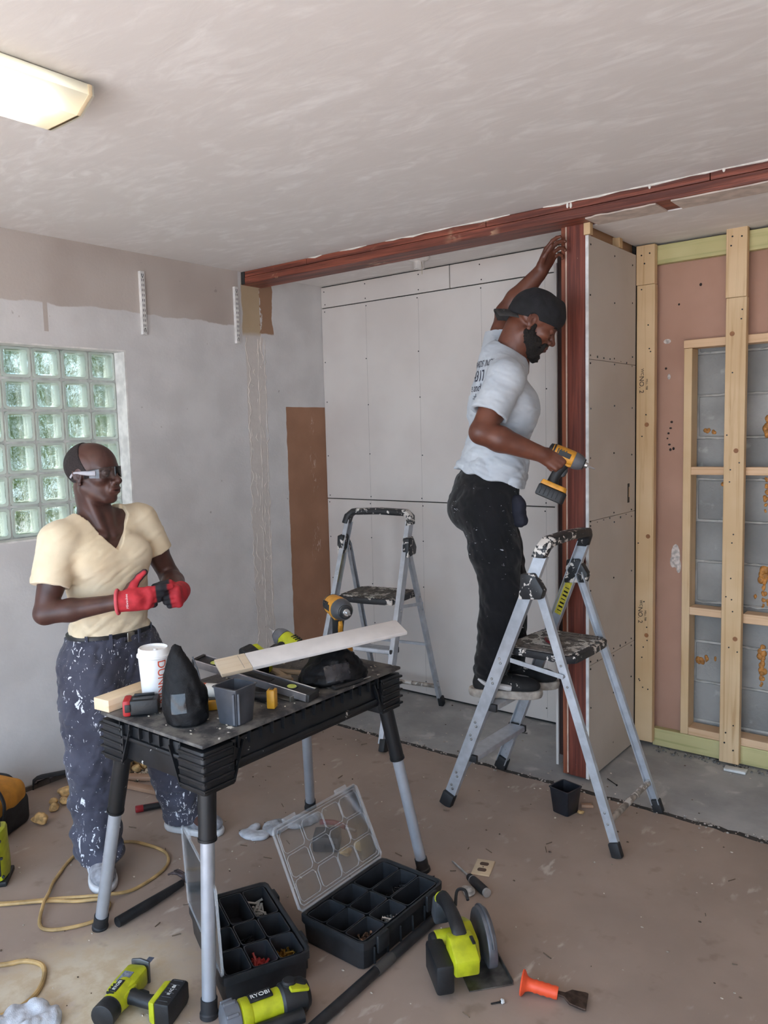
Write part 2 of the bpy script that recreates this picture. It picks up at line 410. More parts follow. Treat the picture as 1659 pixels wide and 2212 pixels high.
def window():
    w = thing('window_1', 'glass block window in the left wall', None); w['kind'] = 'structure'; del w['label']
    xf = XL-.085; dep = .085; P = .1492; b = .1375
    bm = MB()
    def ring(h, x, r=.012):
        out = []
        for sy, sz in ((1, 1), (-1, 1), (-1, -1), (1, -1)):
            for k in range(3):
                a = math.atan2(sz, sy)-PI/4+k*PI/4; out.append((x, sy*(h-r)+r*math.cos(a), sz*(h-r)+r*math.sin(a)))
        return out
    h = b/2
    # rim: outer wall and inner wall, closed front lip around the pane
    bm.loft([ring(h, 0), ring(h, -dep), ring(h-.011, -dep+.002), ring(h-.012, -.002), ring(h, 0)], cap=False)
    nf = len(bm.bm.faces)
    bm.loft([ring(h-.0105, -.012), ring(h-.0105, -.001), ring(h-.017, .004), ring(h-.022, .0035)])
    bm.loft([ring(h-.0105, -dep+.001), ring(h-.0105, -dep+.012)])
    bm.bm.faces.ensure_lookup_table()
    for i, f in enumerate(bm.bm.faces): f.material_index = 0 if i < nf else 1
    bmesh.ops.recalc_face_normals(bm.bm, faces=bm.bm.faces)
    for f in bm.bm.faces: f.smooth = False
    me = bpy.data.meshes.new('glass_block'); bm.bm.to_mesh(me); me.materials.append(GRIM); me.materials.append(GLASS)
    y0 = 2.424-8*P; z0 = 1.1745
    for r in range(6):
        for c in range(8):
            o = mobj('glass_block', me, None, w, (xf, y0+(c+.5)*P, z0+(r+.5)*P))
    g = MB(); mt = mat('window_mortar', srgb(206, 206, 202), .8)
    for c in range(9): g.box((xf-dep/2-.003, y0+c*P, (WZ0+WZ1)/2), (dep-.01, .0121, WZ1-WZ0))
    for r in range(7): g.box((xf-dep/2-.0035, (WY0+WY1)/2, z0+r*P), (dep-.012, WY1-WY0, .0121))
    g.box((xf-dep/2, 2.4285, (WZ0+WZ1)/2), (dep, .007, WZ1-WZ0)); g.box((xf-dep/2, (WY0+WY1)/2, WZ0+.002), (dep, WY1-WY0, .006))
    g.build('mortar_grid', mt, w, smooth=0)
    f = MB(); cm = mat('reveal_white', srgb(228, 224, 220), .6); e = .004
    f.box((XL-.043, WY1-.004, (WZ0+WZ1)/2), (.088, .010, WZ1-WZ0)); f.box((XL-.043, WY0+.004, (WZ0+WZ1)/2), (.088, .010, WZ1-WZ0))
    f.box((XL-.043, (WY0+WY1)/2, WZ1-.002), (.087, WY1-WY0, .008)); f.box((XL-.043, (WY0+WY1)/2, WZ0+.002), (.087, WY1-WY0, .008))
    f.build('window_reveal', cm, w, smooth=0)
window()
# back wall of the alcove: framing backing + drywall sheets
wall_back = MB().box(((XL-1.5)/2, YB+.06, CEIL/2), (-1.5-XL, .09, CEIL)).build('wall_back', mat('dark_gap', (.03, .028, .026), .9), smooth=0)
tag(wall_back, 'alcove back wall of white drywall sheets', None, None, 'structure')
XA = -1.612       # alcove right end
def sheet(x0, x1, z0, z1, y=YB, t=.0125, parent=wall_back, mt=WHITEGYP):
    return MB().box(((x0+x1)/2, y+t/2, (z0+z1)/2), (x1-x0-.004, t, z1-z0-.004)).build('drywall_sheet', mt, parent, bevel=.0015, seg=1, smooth=0)
sheet(XL, XA, .012, 1.203); sheet(XL, XA, 1.205, 2.432); sheet(XL, -2.578, 2.434, 2.566); sheet(-2.576, XA, 2.434, 2.566)
mb = MB()
for x in (-3.545, -3.2, -2.8, -2.37, -1.98, -1.68):
    for z in (.1, .42, .68, .95, 1.18, 1.225, 1.5, 1.82, 2.1, 2.41, 2.455, 2.54):
        xx = x+random.uniform(-.008, .008); zz = z+random.uniform(-.02, .02) if z not in (1.18, 1.225, 2.41, 2.455) else z
        mb.cyl((xx, YB-.0006, zz), (xx, YB+.001, zz), .0042, n=8)
mb.build('screw_heads', BLACKDOT, wall_back, smooth=0, kind='stuff')
mb = MB()
for x in (-3.2, -2.8, -2.37, -1.98, -1.68):
    mb.box((x, YB-.0002, 1.22), (.0008, .0006, 2.38))
mb.build('pencil_lines', mat('pencil_grey', srgb(140, 134, 130), .8), wall_back, smooth=0, kind='stuff')

# partition: post, trims, side drywall
part = thing('wall_partition', 'narrow partition of red post and side drywall', None); part['kind'] = 'structure'
MB().box((-1.5405, 3.375, 1.26), (.094, .06, 2.50)).build('post_face', STAINV, part, bevel=.003, smooth=0)
MB().box((-1.602, 3.392, 1.26), (.026, .09, 2.50)).build('post_edge_board', STAINV2, part, bevel=.002, smooth=0)
MB().box((-1.589, 3.345, 1.26), (.006, .006, 2.48)).build('paint_line', mat('old_paint_line', srgb(214, 186, 166), .6), part, smooth=0)
MB().box((-1.645, 3.45, 1.24), (.058, .04, 2.36)).build('reveal_board', m_stain_v('dark_stained_board', srgb(40, 22, 18), srgb(66, 36, 28)), part, smooth=0)
MB().box((-1.680, 3.66, 1.19), (.0125, .48, 2.36)).build('drywall_sheet', WHITEGYP, part, smooth=0)
# side facing the stud wall: three sheets
for z0, z1 in ((.012, .545), (.547, 1.205), (1.207, 1.92), (1.922, 2.447)):
    MB().box((-1.4885, 3.613, (z0+z1)/2), (.0125, .544, z1-z0)).build('drywall_sheet', TANGYP, part, bevel=.0008, seg=1, smooth=0)
MB().box((-1.4895, 3.339, 1.23), (.014, .003, 2.434)).build('corner_edge', mat('drywall_core_edge', srgb(224, 222, 220), .8), part, smooth=0)
mb = MB()
for y in (3.355, 3.62, 3.84):
    for z in (.10, .36, .53, .565, .9, 1.19, 1.22, 1.5, 1.72, 1.9, 1.945, 2.2, 2.4):
        zz = z+random.uniform(-.015, .015) if z not in (.53, .565) else z
        mb.cyl((-1.4825, y+random.uniform(-.006, .006), zz), (-1.4815, y, zz), .004, n=8)
for z in (.556, 1.196, 1.93):
    for y in (3.43, 3.5, 3.57, 3.7, 3.77): mb.cyl((-1.4825, y, z+random.uniform(-.012, .012)), (-1.4815, y, z), .0032, n=8)
mb.build('screw_heads', BLACKDOT, part, smooth=0, kind='stuff')
MB().box((-1.4815, 3.80, 1.30), (.002, .022, .094)).build('cutout_hole', mat('cut_hole_dark', (.04, .03, .022), .9), part, bevel=.004, smooth=0)
MB().box((-1.4808, 3.803, 1.305), (.002, .006, .05)).build('cutout_wood', PINEV, part, smooth=0)
# headers above the side drywall
MB().box((-1.485, 3.67, 2.535), (.04, .58, .07)).build('header_board', PINEY, part, bevel=.002, smooth=0)
MB().box((-1.548, 3.66, 2.46), (.06, .56, .10)).build('inner_top_plate', PINEY, part, bevel=.002, smooth=0)
MB().box((-1.49, 3.352, 2.50), (.03, .03, .10)).build('cripple', PINEV, part, bevel=.002, smooth=0)
MB().box((-1.50, 3.70, 2.475), (.035, .038, .05)).build('cripple', PINEV, part, bevel=.002, smooth=0)

# beam of two stacked boards running under the ceiling
beam = thing('trim_1', 'red stained ceiling beam', None); beam['kind'] = 'structure'
BX = ((XL, -3.05), (-3.05, -1.93), (-1.93, -.95), (-.95, XR))
for i, (a, b) in enumerate(BX): MB().box(((a+b)/2, YBEAM+.075, 2.5555), (b-a-.003, .15, .031)).build('upper_board', STAIN, beam, bevel=.002, smooth=0)
MB().box(((XL+XR)/2, YBEAM+.076, 2.5185), (XR-XL, .156, .039)).build('lower_board', STAIN, beam, bevel=.003, smooth=0)
# remains of ceiling board left clinging under the beam, to the right of the post
def ragged(x0, x1, y0, y1, z, t, n, amp, seed):
    r = random.Random(seed); front = [(x0+(x1-x0)*i/n, y0+r.uniform(-amp, amp)) for i in range(n+1)]
    return MB().prism(front+[(x1, y1), (x0, y1)], t, Matrix.Translation((0, 0, z)))
ragged(-1.46, -1.16, YBEAM+.012, YBEAM+.15, 2.4935, .0055, 12, .008, 2).build('ceiling_remnant', mat('remnant_paper', srgb(206, 190, 178), .8), beam, smooth=0)
ragged(-1.10, XR, YBEAM+.012, YBEAM+.15, 2.4935, .0055, 40, .007, 3).build('ceiling_remnant', MATS['remnant_paper'], beam, smooth=0)
mb = MB(); r = random.Random(8); x = XL+.3
while x < XR:       # plaster squeezed out along the top edge of the beam
    L = r.uniform(.08, .3)
    if x > -1.75 or r.random() < .5: mb.tube([(x, YBEAM-.001, CEIL-.001), (x+L/2, YBEAM-.002, CEIL-r.uniform(.001, .006)), (x+L, YBEAM-.001, CEIL-.001)], [.002, .005, .002], 6)
    x += L
for x, z in ((-1.53, 2.558), (-1.515, 2.555), (-1.18, 2.566), (-.9, 2.57)): mb.ball((x, YBEAM-.002, z), (.006, .004, .012), u=8, v=6)
mb.build('plaster_squeeze', PLASTER, beam, kind='stuff')
MB().box((-3.555, YBEAM+.04, 2.535), (.03, .088, .07)).build('beam_end_gap', MATS['dark_gap'], beam, smooth=0)

# stud wall to the right of the partition
sw = thing('wall_studs', 'open stud wall over pink board and concrete block', None); sw['kind'] = 'structure'
YS = 3.886
def lum(name, x0, x1, y0, y1, z0, z1, m): return MB().box(((x0+x1)/2, (y0+y1)/2, (z0+z1)/2), (x1-x0, y1-y0, z1-z0)).build(name, m, sw, bevel=.003, seg=2, smooth=0)
SX = ((-1.480, -1.391), (-1.066, -.977), (-.36, -.271), (.25, .339), (.86, .949), (1.47, 1.559))
for i, (a, b) in enumerate(SX):
    jz = 2.30 if i == 0 else 2.19
    lum('stud', a+.002, b+.002, YS, YS+.038, .012 if i else .03, jz, PINEV)
    lum('stud_extension', a-.001, b, YS-.0015, YS+.038, jz+.001, 2.487 if i == 0 else 2.50, PINEV)
lum('top_plate', -1.40, XR, YS+.039, YS+.077, 2.395, 2.484, TREATED)
lum('bottom_plate', -1.40, XR, YS+.039, YS+.077, .006, .095, TREATED)
# boxed-in low ceiling over the studs
low = MB().box(((-1.50+XR)/2, (YBEAM+.155+4.15)/2, 2.53), (XR+1.50, 4.15-YBEAM-.155, .07)).build('ceiling_low', m_ceiling(), smooth=0)
tag(low, 'lowered plaster ceiling above the stud wall', None, None, 'structure')
# the opening: 2x frame, blocking
OX0 = -1.262
lum('opening_jamb', OX0, OX0+.038, YS+.040, YS+.13, .096, 1.985, PINEV)
lum('opening_sill', OX0+.038, XR, YS+.040, YS+.13, .096, .134, PINEX)
lum('opening_head', OX0-.002, XR, YS+.040, YS+.13, 1.986, 2.024, PINEX)
lum('blocking', OX0+.038, -1.066, YS+.040, YS+.078, 1.385, 1.423, PINEX); lum('blocking', -.978, -.36, YS+.040, YS+.078, 1.385, 1.423, PINEX); lum('blocking', -.272, .25, YS+.040, YS+.078, 1.385, 1.423, PINEX)
lum('blocking', OX0+.038, -1.066, YS+.040, YS+.12, .702, .740, PINEX); lum('blocking', -.978, -.36, YS+.040, YS+.12, .690, .735, PINEX); lum('blocking', -.272, .25, YS+.040, YS+.12, .690, .735, PINEX)
MB().box(((-1.47+OX0)/2, YS+.085, 1.24), (OX0+1.47, .014, 2.48)).build('pink_board', PINKBOARD, sw, smooth=0)
MB().box(((OX0+XR)/2, YS+.085, (2.024+2.49)/2), (XR-OX0, .014, 2.49-2.024)).build('pink_board', PINKBOARD, sw, smooth=0)
# knots, nail holes
mb = MB(); r = random.Random(4)
for i, (a, b) in enumerate(SX[:3]):
    for k in range(16):
        x = r.uniform(a+.012, b-.012); z = r.uniform(.1, 2.45); mb.cyl((x, YS-.0025, z), (x, YS+.001, z), .0035, n=7)
for x, z in ((-1.415, 2.445), (-1.455, 2.44), (-1.44, 2.40), (-1.04, 2.46), (-1.0, 2.455), (-1.045, 2.42), (-1.0, .08), (-1.04, .11), (-1.035, .16)): mb.cyl((x, YS-.003, z), (x, YS+.001, z), .004, n=8)
mb.build('nail_heads', BLACKDOT, sw, smooth=0, kind='stuff')
mb = MB()
for x, z in ((-1.035, 2.03), (-1.01, 1.50), (-1.415, 1.08), (-1.425, 1.63), (-1.42, .58), (-1.0, .62)): mb.cyl((x, YS-.0008, z), (x, YS+.001, z), .011, n=14)
mb.build('knots', mat('pine_knot', srgb(148, 98, 58), .6), sw, smooth=0, kind='stuff')
INK = mat('stamp_ink', srgb(60, 44, 34), .7)
for z in (1.825, .68):
    M0 = frame((-1.452, YS-.0012, z), x=(0, 0, -1), z=(0, -1, 0))
    text('NO. 2', .032, M0, INK, sw, 'grade_stamp'); text('MILL 788', .014, M0 @ Matrix.Translation((0, .026, 0)), INK, sw, 'grade_stamp')
    text('WC', .020, M0 @ Matrix.Translation((-.06, .004, 0)), INK, sw, 'grade_stamp')
# concrete blocks, each one a part
def m_block():
    g = NG('concrete_block'); n = g.noise(4, 4); nf = g.noise(55, 4, rough=.65)
    oi = g.n('ShaderNodeObjectInfo').outputs['Random']
    c = g.mix(g.ramp(n, .3, .7), srgb(140, 138, 135), srgb(168, 166, 162)); c = g.mix(g.math('MULTIPLY', oi, .35), c, srgb(118, 117, 117))
    c = g.mix(g.math('MULTIPLY', g.ramp(g.noise(9, 4), .62, .72), .6), c, srgb(196, 194, 190)); g.bump(nf, .5, .006); return g.done(c, .9)
BLK = m_block(); YC = 4.035
wb = MB().box(((OX0-.06+XR)/2, YC+.064, 1.05), (XR-OX0+.06, .12, 2.1)).build('wall_block', mat('block_mortar', srgb(182, 178, 172), .95, bump=.5), smooth=0)
tag(wb, 'grey concrete block wall behind the opening', None, None, 'structure')
me = None; r = random.Random(9); H = .2025
for row in range(11):
    x = -1.02-.405*(1 if row % 2 else .5)
    while x < XR:
        L = .394; a = max(x, OX0-.06); b = min(x+L, XR)
        if b-a > .03: MB().box(((a+b)/2, YC+.03+r.uniform(-.0015, .0015), row*H-.06+H/2), (b-a, .06, H-.010)).build('concrete_block', BLK, wb, bevel=.004, seg=1, smooth=0)
        x += L+.011
mb = MB(); rq = random.Random(17)
for row in range(1, 11):
    x = OX0+.04
    while x < .6:
        L = rq.uniform(.03, .12); z = row*H-.06
        if rq.random() < .75: mb.tube([(x, YC-.0005, z+rq.uniform(-.003, .003)), (x+L/2, YC-.0015, z+rq.uniform(-.004, .004)), (x+L, YC-.0005, z+rq.uniform(-.003, .003))], [.003, rq.uniform(.004, .008), .003], 6)
        x += L
mb.build('mortar_squeeze', MATS['block_mortar'], wb, kind='stuff')
mb = MB()
for x, z in ((-1.345, 1.585), (-1.335, 1.61), (-1.35, 1.56), (-1.34, 1.53), (-1.335, 1.505), (-1.32, 1.51), (-1.33, 1.64), (-1.36, 1.90), (-1.30, 2.2), (-1.2, 2.28)): mb.ball((x, YS+.0775, z), (rq.uniform(.003, .007), .0016, rq.uniform(.004, .008)), u=8, v=5)
mb.build('nail_scars', mat('scar_dark', (.03, .02, .016), .9), sw, smooth=0, kind='stuff')
FOAM = mat('spray_foam', srgb(190, 128, 62), .6, var=.25, vs=60, bump=.4, bs=120)
def foam_run(pts, rr, nm='spray_foam'):
    mb = MB(); rnd = random.Random(len(pts))
    for p, q in zip(pts, rr):
        for k in range(3): mb.ball((p[0]+rnd.gauss(0, q*.4), YC-.002, p[1]+rnd.gauss(0, q*.5)), (q*rnd.uniform(.6, 1), q*.6, q*rnd.uniform(.8, 1.3)), u=8, v=6)
    mb.build(nm, FOAM, wb, smooth=60)
foam_run([(-.912, 1.64-.03*i) for i in range(3)], [.012, .016, .012]); foam_run([(-.912, 1.36-.03*i) for i in range(6)], [.007, .008, .01, .009, .007, .006])
foam_run([(-.912, .93-.028*i) for i in range(7)], [.022, .02, .013, .009, .01, .008, .006]); foam_run([(-.912, .56-.03*i) for i in range(7)], [.012, .018, .012, .014, .015, .011, .007])
foam_run([(-1.205, .46), (-1.19, .445), (-1.17, .46), (-1.13, .465), (-1.10, .465)], [.014, .012, .01, .007, .005]); foam_run([(-1.185, 1.60), (-1.15, 1.585)], [.012, .009]); foam_run([(-1.10, 1.34), (-1.06, 1.36)], [.012, .014])
foam_run([(-.95, .80), (-.91, .79), (-.89, .78)], [.008, .007, .009])
# rubble along the foot of the stud wall
mb = MB(); r = random.Random(12)
for i in range(260):
    x = r.uniform(-1.38, .4); q = r.uniform(.002, .009); mb.ball((x, YS+r.uniform(-.03, .035), q*.6), (q, q*r.uniform(.6, 1), q*.7), u=5, v=4)
mb.build('plate_rubble', mat('grey_rubble', srgb(120, 116, 112), .9, var=.5, vs=120), sw, smooth=0, kind='stuff')
# white spackle blot and nail scars on the pink board
mb = MB()
for x, z, a, b in ((-1.305, .98, .022, .06), (-1.318, .95, .014, .03), (-1.29, .93, .012, .035), (-1.355, 2.03, .018, .012), (-1.345, 1.86, .008, .014)): mb.ball((x, YS+.078, z), (a, .003, b), u=10, v=6)
mb.build('spackle', mat('spackle_grey', srgb(206, 194, 186), .8, var=.25, vs=60), sw, kind='stuff')

# walls outside the picture, with the wide doorway the daylight comes through
OUTW = mat('plain_wall_paint', srgb(214, 208, 202), .8, var=.04)
tag(MB().box((XR+.08, (YF+4.2)/2, CEIL/2), (.16, 4.2-YF, CEIL)).build('wall_right', OUTW, smooth=0), None, None, None, 'structure')
DX0, DX1, DZ = -3.3, 1.2, 2.4
mb = MB()
for a, b, z0, z1 in ((XL-T, DX0, 0, CEIL), (DX1, XR+.16, 0, CEIL), (DX0, DX1, DZ, CEIL)): mb.box(((a+b)/2, YF-.08, (z0+z1)/2), (b-a, .16, z1-z0))
tag(mb.build('wall_front', OUTW, smooth=0), None, None, None, 'structure')
tag(MB().box((-1, -1, -.16), (40, 40, .1)).build('ground_outside', mat('driveway', srgb(184, 178, 172), .9, var=.1, vs=2), smooth=0), 'pale driveway ground outside the room', None, None, 'structure')
tag(MB().box((XR/2+XL/2, 4.28, CEIL/2), (XR-XL+.5, .12, CEIL)).build('wall_outer', OUTW, smooth=0), None, None, None, 'structure')
# shrubs growing outside the window
def shrubs():
    rnd = random.Random(21); g = NG('leaf_green'); oi = g.noise(3, 3); nf = g.noise(25, 2)
    c = g.mix(g.ramp(oi, .3, .7), (.020, .050, .004), (.17, .27, .016)); c = g.mix(g.ramp(nf, .4, .65), c, (.07, .13, .012))
    g.done(c, .5); g.put(g.b.inputs['Subsurface Weight'], 0.0)
    tl = g.n('ShaderNodeBsdfTranslucent'); g.put(tl.inputs[0], c); mx = g.n('ShaderNodeMixShader'); mx.inputs[0].default_value = .45
    g.t.links.new(g.b.outputs[0], mx.inputs[1]); g.t.links.new(tl.outputs[0], mx.inputs[2]); g.t.links.new(mx.outputs[0], g.out.inputs[0])
    for k, (cx, cy, cz, rx, ry, rz) in enumerate(((-4.75, 1.90, 1.65, .42, .60, 2.1), (-4.85, 3.15, 1.65, .42, .58, 2.2), (-5.0, 4.4, 1.7, .45, .62, 2.2))):
        vs = []; fs = []
        for i in range(12500):
            d = Vector((rnd.gauss(0, 1), rnd.gauss(0, 1), rnd.gauss(0, 1))).normalized()*rnd.uniform(.55, 1)
            p = Vector((cx+d.x*rx, cy+d.y*ry, max(-.05, cz+d.z*rz))); a = Vector((rnd.gauss(0, 1), rnd.gauss(0, 1), rnd.gauss(0, .6))).normalized()
            b = a.cross(Vector((rnd.gauss(0, 1), rnd.gauss(0, 1), 1))).normalized(); L = rnd.uniform(.07, .13); w = L*.42; n = len(vs)
            vs += [p-a*L*.5, p+b*w*.5, p+a*L*.5, p-b*w*.5]; fs.append((n, n+1, n+2, n+3))
        me = bpy.data.meshes.new('foliage'); me.from_pydata([tuple(v) for v in vs], [], fs)
        t = thing('shrub', ('leafy green shrub outside the near end of the glass block window', 'leafy green shrub outside the middle of the glass block window', 'leafy green shrub outside beyond the far end of the glass block window')[k], 'shrub', (cx, cy, -.11), group='shrubs outside the window')
        me.transform(Matrix.Translation((-cx, -cy, .11))); mobj('foliage', me, g.m, t, kind='stuff')
        st = MB()
        for q in range(5): st.tube(wob([(0, 0, 0), (rnd.gauss(0, .1), rnd.gauss(0, .15), .6), (rnd.gauss(0, .25), rnd.gauss(0, .3), 1.5)], 4), .014, 6)
        st.build('stems', mat('shrub_bark', srgb(90, 72, 54), .9), t)
shrubs()
# ceiling strip light, socket, shelf standards
def strip_light():
    t = thing('ceiling_light', 'lit fluorescent strip light with milky wraparound cover', 'ceiling light', (-2.09, .66, CEIL))
    L = 1.24; w = .135
    MB().box((0, 0, -.02), (.21, L, .038)).build('housing', mat('lamp_housing', srgb(190, 182, 170), .4), t, bevel=.004)
    g = NG('milky_cover'); g.t.nodes.remove(g.b)
    tl = g.n('ShaderNodeBsdfTranslucent'); tl.inputs[0].default_value = (.93, .93, .84, 1); df = g.n('ShaderNodeBsdfDiffuse'); df.inputs[0].default_value = (.85, .85, .8, 1); tr = g.n('ShaderNodeBsdfTransparent')
    m1 = g.n('ShaderNodeMixShader'); m1.inputs[0].default_value = .25; m2 = g.n('ShaderNodeMixShader'); m2.inputs[0].default_value = .10
    g.t.links.new(tl.outputs[0], m1.inputs[1]); g.t.links.new(df.outputs[0], m1.inputs[2]); g.t.links.new(m1.outputs[0], m2.inputs[1]); g.t.links.new(tr.outputs[0], m2.inputs[2]); g.t.links.new(m2.outputs[0], g.out.inputs[0])
    pr = [(-.135, -.018), (-.135, -.045), (-.075, -.082), (.075, -.082), (.135, -.045), (.135, -.018)]
    mb = MB(); n = len(pr); vs = [(x, -L/2, z) for x, z in pr]+[(x, L/2, z) for x, z in pr]
    mb._add(vs, [(i, i+1, n+i+1, n+i) for i in range(n-1)]); mb.build('diffuser', g.m, t, smooth=0)
    ec = mat('lamp_end_cap', srgb(236, 214, 176), .4)
    for s in (-1, 1): MB().prism([(x*1.02, z*1.0) for x, z in pr], .012, frame((0, s*L/2-.006, 0), x=(1, 0, 0), z=(0, -1, 0)) @ Matrix.Diagonal((1, 1, 1, 1))).build('end_cap', ec, t, bevel=.002)
    e = NG('lamp_tube'); e.done((1, 1, 1), .5); e.put(e.b.inputs['Emission Color'], (1, .97, .86)); e.b.inputs['Emission Strength'].default_value = 9
    for s in (-1, 1): MB().cyl((s*.058, -L/2+.06, -.055), (s*.058, L/2-.09, -.055), .013).build('tube', e.m, t)
strip_light()
def lamp_socket():
    t = thing('lamp_holder', 'white porcelain lamp holder with pull chain on the alcove ceiling', 'lamp holder', (-2.605, 3.655, CEIL))
    pc = mat('white_porcelain', srgb(228, 222, 216), .25)
    MB().lathe([(.062, 0), (.062, -.006), (.05, -.016), (.034, -.022), (.03, -.03), (.03, -.058), (.026, -.062), (.0, -.058)][::-1], n=24, cap=False).build('base', pc, t)
    MB().tube(wob([(.03, -.02, -.03), (.04, -.03, -.06), (.04, -.03, -.10)], 4), .0016, 6).build('pull_chain', mat('chain_brass', srgb(190, 176, 150), .3, .8), t)
lamp_socket()
def standard(y, group):
    t = thing('shelf_standard', 'white slotted metal shelf standard with no shelf', 'shelf bracket', (XL, y, 2.16), group=group)
    wm = mat('white_enamel', srgb(226, 222, 218), .35); H = .32
    mb = MB(); mb.box((.009, -.012, H/2), (.018, .002, H)); mb.box((.009, .012, H/2), (.018, .002, H)); mb.box((.0175, 0, H/2), (.002, .026, H)); mb.build('channel', wm, t, bevel=.0008, seg=1)
    mb = MB()
    for k in range(12):
        for s in (-.005, .005): mb.box((.0186, s, .02+k*.0255), (.0008, .0028, .013))
    mb.build('slots', BLACKDOT, t, smooth=0, kind='stuff')
    for z in (.03, .29): MB().cyl((.018, 0, z), (.0205, 0, z), .004, n=10).build('screw', mat('steel_screw', (.25, .25, .25), .4, .9), t)
    return t
standard(2.545, None)['label'] = 'white slotted shelf standard on the painted wall between window and beam'
standard(3.178, None)['label'] = 'white slotted shelf standard on the wall right below the beam end'
# ================================================================== smooth implicit modelling for bodies and clothes
def V3(*a): return np.array(a, dtype=np.float32)
def unit(v): v = np.asarray(v, float); return v/np.linalg.norm(v)
class SDF:
    def __init__(s, lo, hi, vs=.004):
        s.lo = np.array(lo, float); s.vs = vs; s.n = np.ceil((np.array(hi)-lo)/vs).astype(int)+1
        s.ax = [(s.lo[i]+np.arange(s.n[i])*vs).astype(np.float32) for i in range(3)]
        s.d = np.full(s.n, .2, np.float32)
    def like(s):
        g = SDF.__new__(SDF); g.lo, g.vs, g.n, g.ax = s.lo, s.vs, s.n, s.ax; g.d = np.full(s.n, .2, np.float32); return g
    def _w(s, lo, hi):
        a = np.clip(np.floor((np.array(lo)-s.lo)/s.vs).astype(int), 0, s.n-1); b = np.clip(np.ceil((np.array(hi)-s.lo)/s.vs).astype(int)+1, 1, s.n)
        b = np.maximum(b, a+1); sl = tuple(slice(a[i], b[i]) for i in range(3))
        return sl, (s.ax[0][sl[0]][:, None, None], s.ax[1][sl[1]][None, :, None], s.ax[2][sl[2]][None, None, :])
    def op(s, fn, lo, hi, k=.01, sub=False):
        m = k+.02; sl, P = s._w(np.array(lo)-m, np.array(hi)+m); e = fn(*P); d = s.d[sl]
        if sub: e = -e
        sg = -1 if sub else 1
        if k > 1e-6:
            h = np.clip(.5+.5*sg*(e-d)/k, 0, 1); s.d[sl] = e+(d-e)*h-sg*k*h*(1-h)
        else: s.d[sl] = np.maximum(d, e) if sub else np.minimum(d, e)
        return s
    def rc(s, a, b, ra, rb=None, k=.012, sub=False):
        a = np.array(a, float); b = np.array(b, float); rb = ra if rb is None else rb; ab = b-a; L2 = max(ab@ab, 1e-9)
        def fn(X, Y, Z):
            t = np.clip(((X-a[0])*ab[0]+(Y-a[1])*ab[1]+(Z-a[2])*ab[2])/L2, 0, 1)
            return np.sqrt((X-a[0]-t*ab[0])**2+(Y-a[1]-t*ab[1])**2+(Z-a[2]-t*ab[2])**2)-(ra+(rb-ra)*t)
        R = max(ra, rb); return s.op(fn, np.minimum(a, b)-R, np.maximum(a, b)+R, k, sub)
    def el(s, c, r, R=None, k=.012, sub=False):
        c = np.array(c, float); r = np.array(r, float); R = np.eye(3) if R is None else np.array(R, float)    # rows of R: local axes
        def fn(X, Y, Z):
            q = [(R[i][0]*(X-c[0])+R[i][1]*(Y-c[1])+R[i][2]*(Z-c[2])) for i in range(3)]
            k0 = np.sqrt((q[0]/r[0])**2+(q[1]/r[1])**2+(q[2]/r[2])**2); k1 = np.sqrt((q[0]/r[0]**2)**2+(q[1]/r[1]**2)**2+(q[2]/r[2]**2)**2)
            return k0*(k0-1)/np.maximum(k1, 1e-6)
        e = np.abs(R.T) @ r; return s.op(fn, c-e, c+e, k, sub)
    def bx(s, c, h, R=None, r=.005, k=.005, sub=False):
        c = np.array(c, float); h = np.array(h, float)-r; R = np.eye(3) if R is None else np.array(R, float)
        def fn(X, Y, Z):
            q = [np.abs(R[i][0]*(X-c[0])+R[i][1]*(Y-c[1])+R[i][2]*(Z-c[2]))-h[i] for i in range(3)]
            return np.sqrt(sum(np.maximum(v, 0)**2 for v in q))+np.minimum(np.maximum(q[0], np.maximum(q[1], q[2])), 0)-r
        e = np.abs(R.T) @ (h+r); return s.op(fn, c-e, c+e, k, sub)
    def all(s, fn):      # d = fn(d, X, Y, Z)
        X, Y, Z = s.ax[0][:, None, None], s.ax[1][None, :, None], s.ax[2][None, None, :]
        s.d = fn(s.d, X, Y, Z).astype(np.float32); return s
    def plane(s, p, n):   # keep the side n points away from
        p = np.array(p, float); n = unit(n); return s.all(lambda d, X, Y, Z: np.maximum(d, (X-p[0])*n[0]+(Y-p[1])*n[1]+(Z-p[2])*n[2]))
    def folds(s, amp, freq, seed=0, band=.03, mask=None, st=(1, 1, 1)):
        rnd = np.random.RandomState(seed); idx = np.nonzero(np.abs(s.d) < band)
        P = np.stack([s.ax[i][idx[i]] for i in range(3)], 1); w = np.zeros(len(P)); Q = P*np.array(st)
        for k in range(5):
            v = rnd.normal(size=3); v /= np.linalg.norm(v); u = rnd.normal(size=3); f = freq*(.6+.35*k)
            w += np.sin(Q@v*f+rnd.uniform(0, 6)+1.3*np.sin(Q@u*f*.35+rnd.uniform(0, 6)))/(1+.45*k)
        w = w/2.2; w = -np.abs(w)*.7+w*.3
        if mask is not None: w = w*mask(P)
        s.d[idx] += (amp*w).astype(np.float32); return s
    def mesh(s, name):
        d = s.d; n = s.n; ins = d < 0
        c = [ins[i:n[0]-1+i, j:n[1]-1+j, k:n[2]-1+k] for i in (0, 1) for j in (0, 1) for k in (0, 1)]
        anyi = c[0].copy(); alli = c[0].copy()
        for q in c[1:]: anyi |= q; alli &= q
        I = np.nonzero(anyi & ~alli); m = len(I[0]); idx = np.full(n-1, -1, np.int32); idx[I] = np.arange(m)
        B = np.stack(I, 1); acc = np.zeros((m, 3)); cnt = np.zeros(m)
        off = np.array([(i, j, k) for i in (0, 1) for j in (0, 1) for k in (0, 1)])
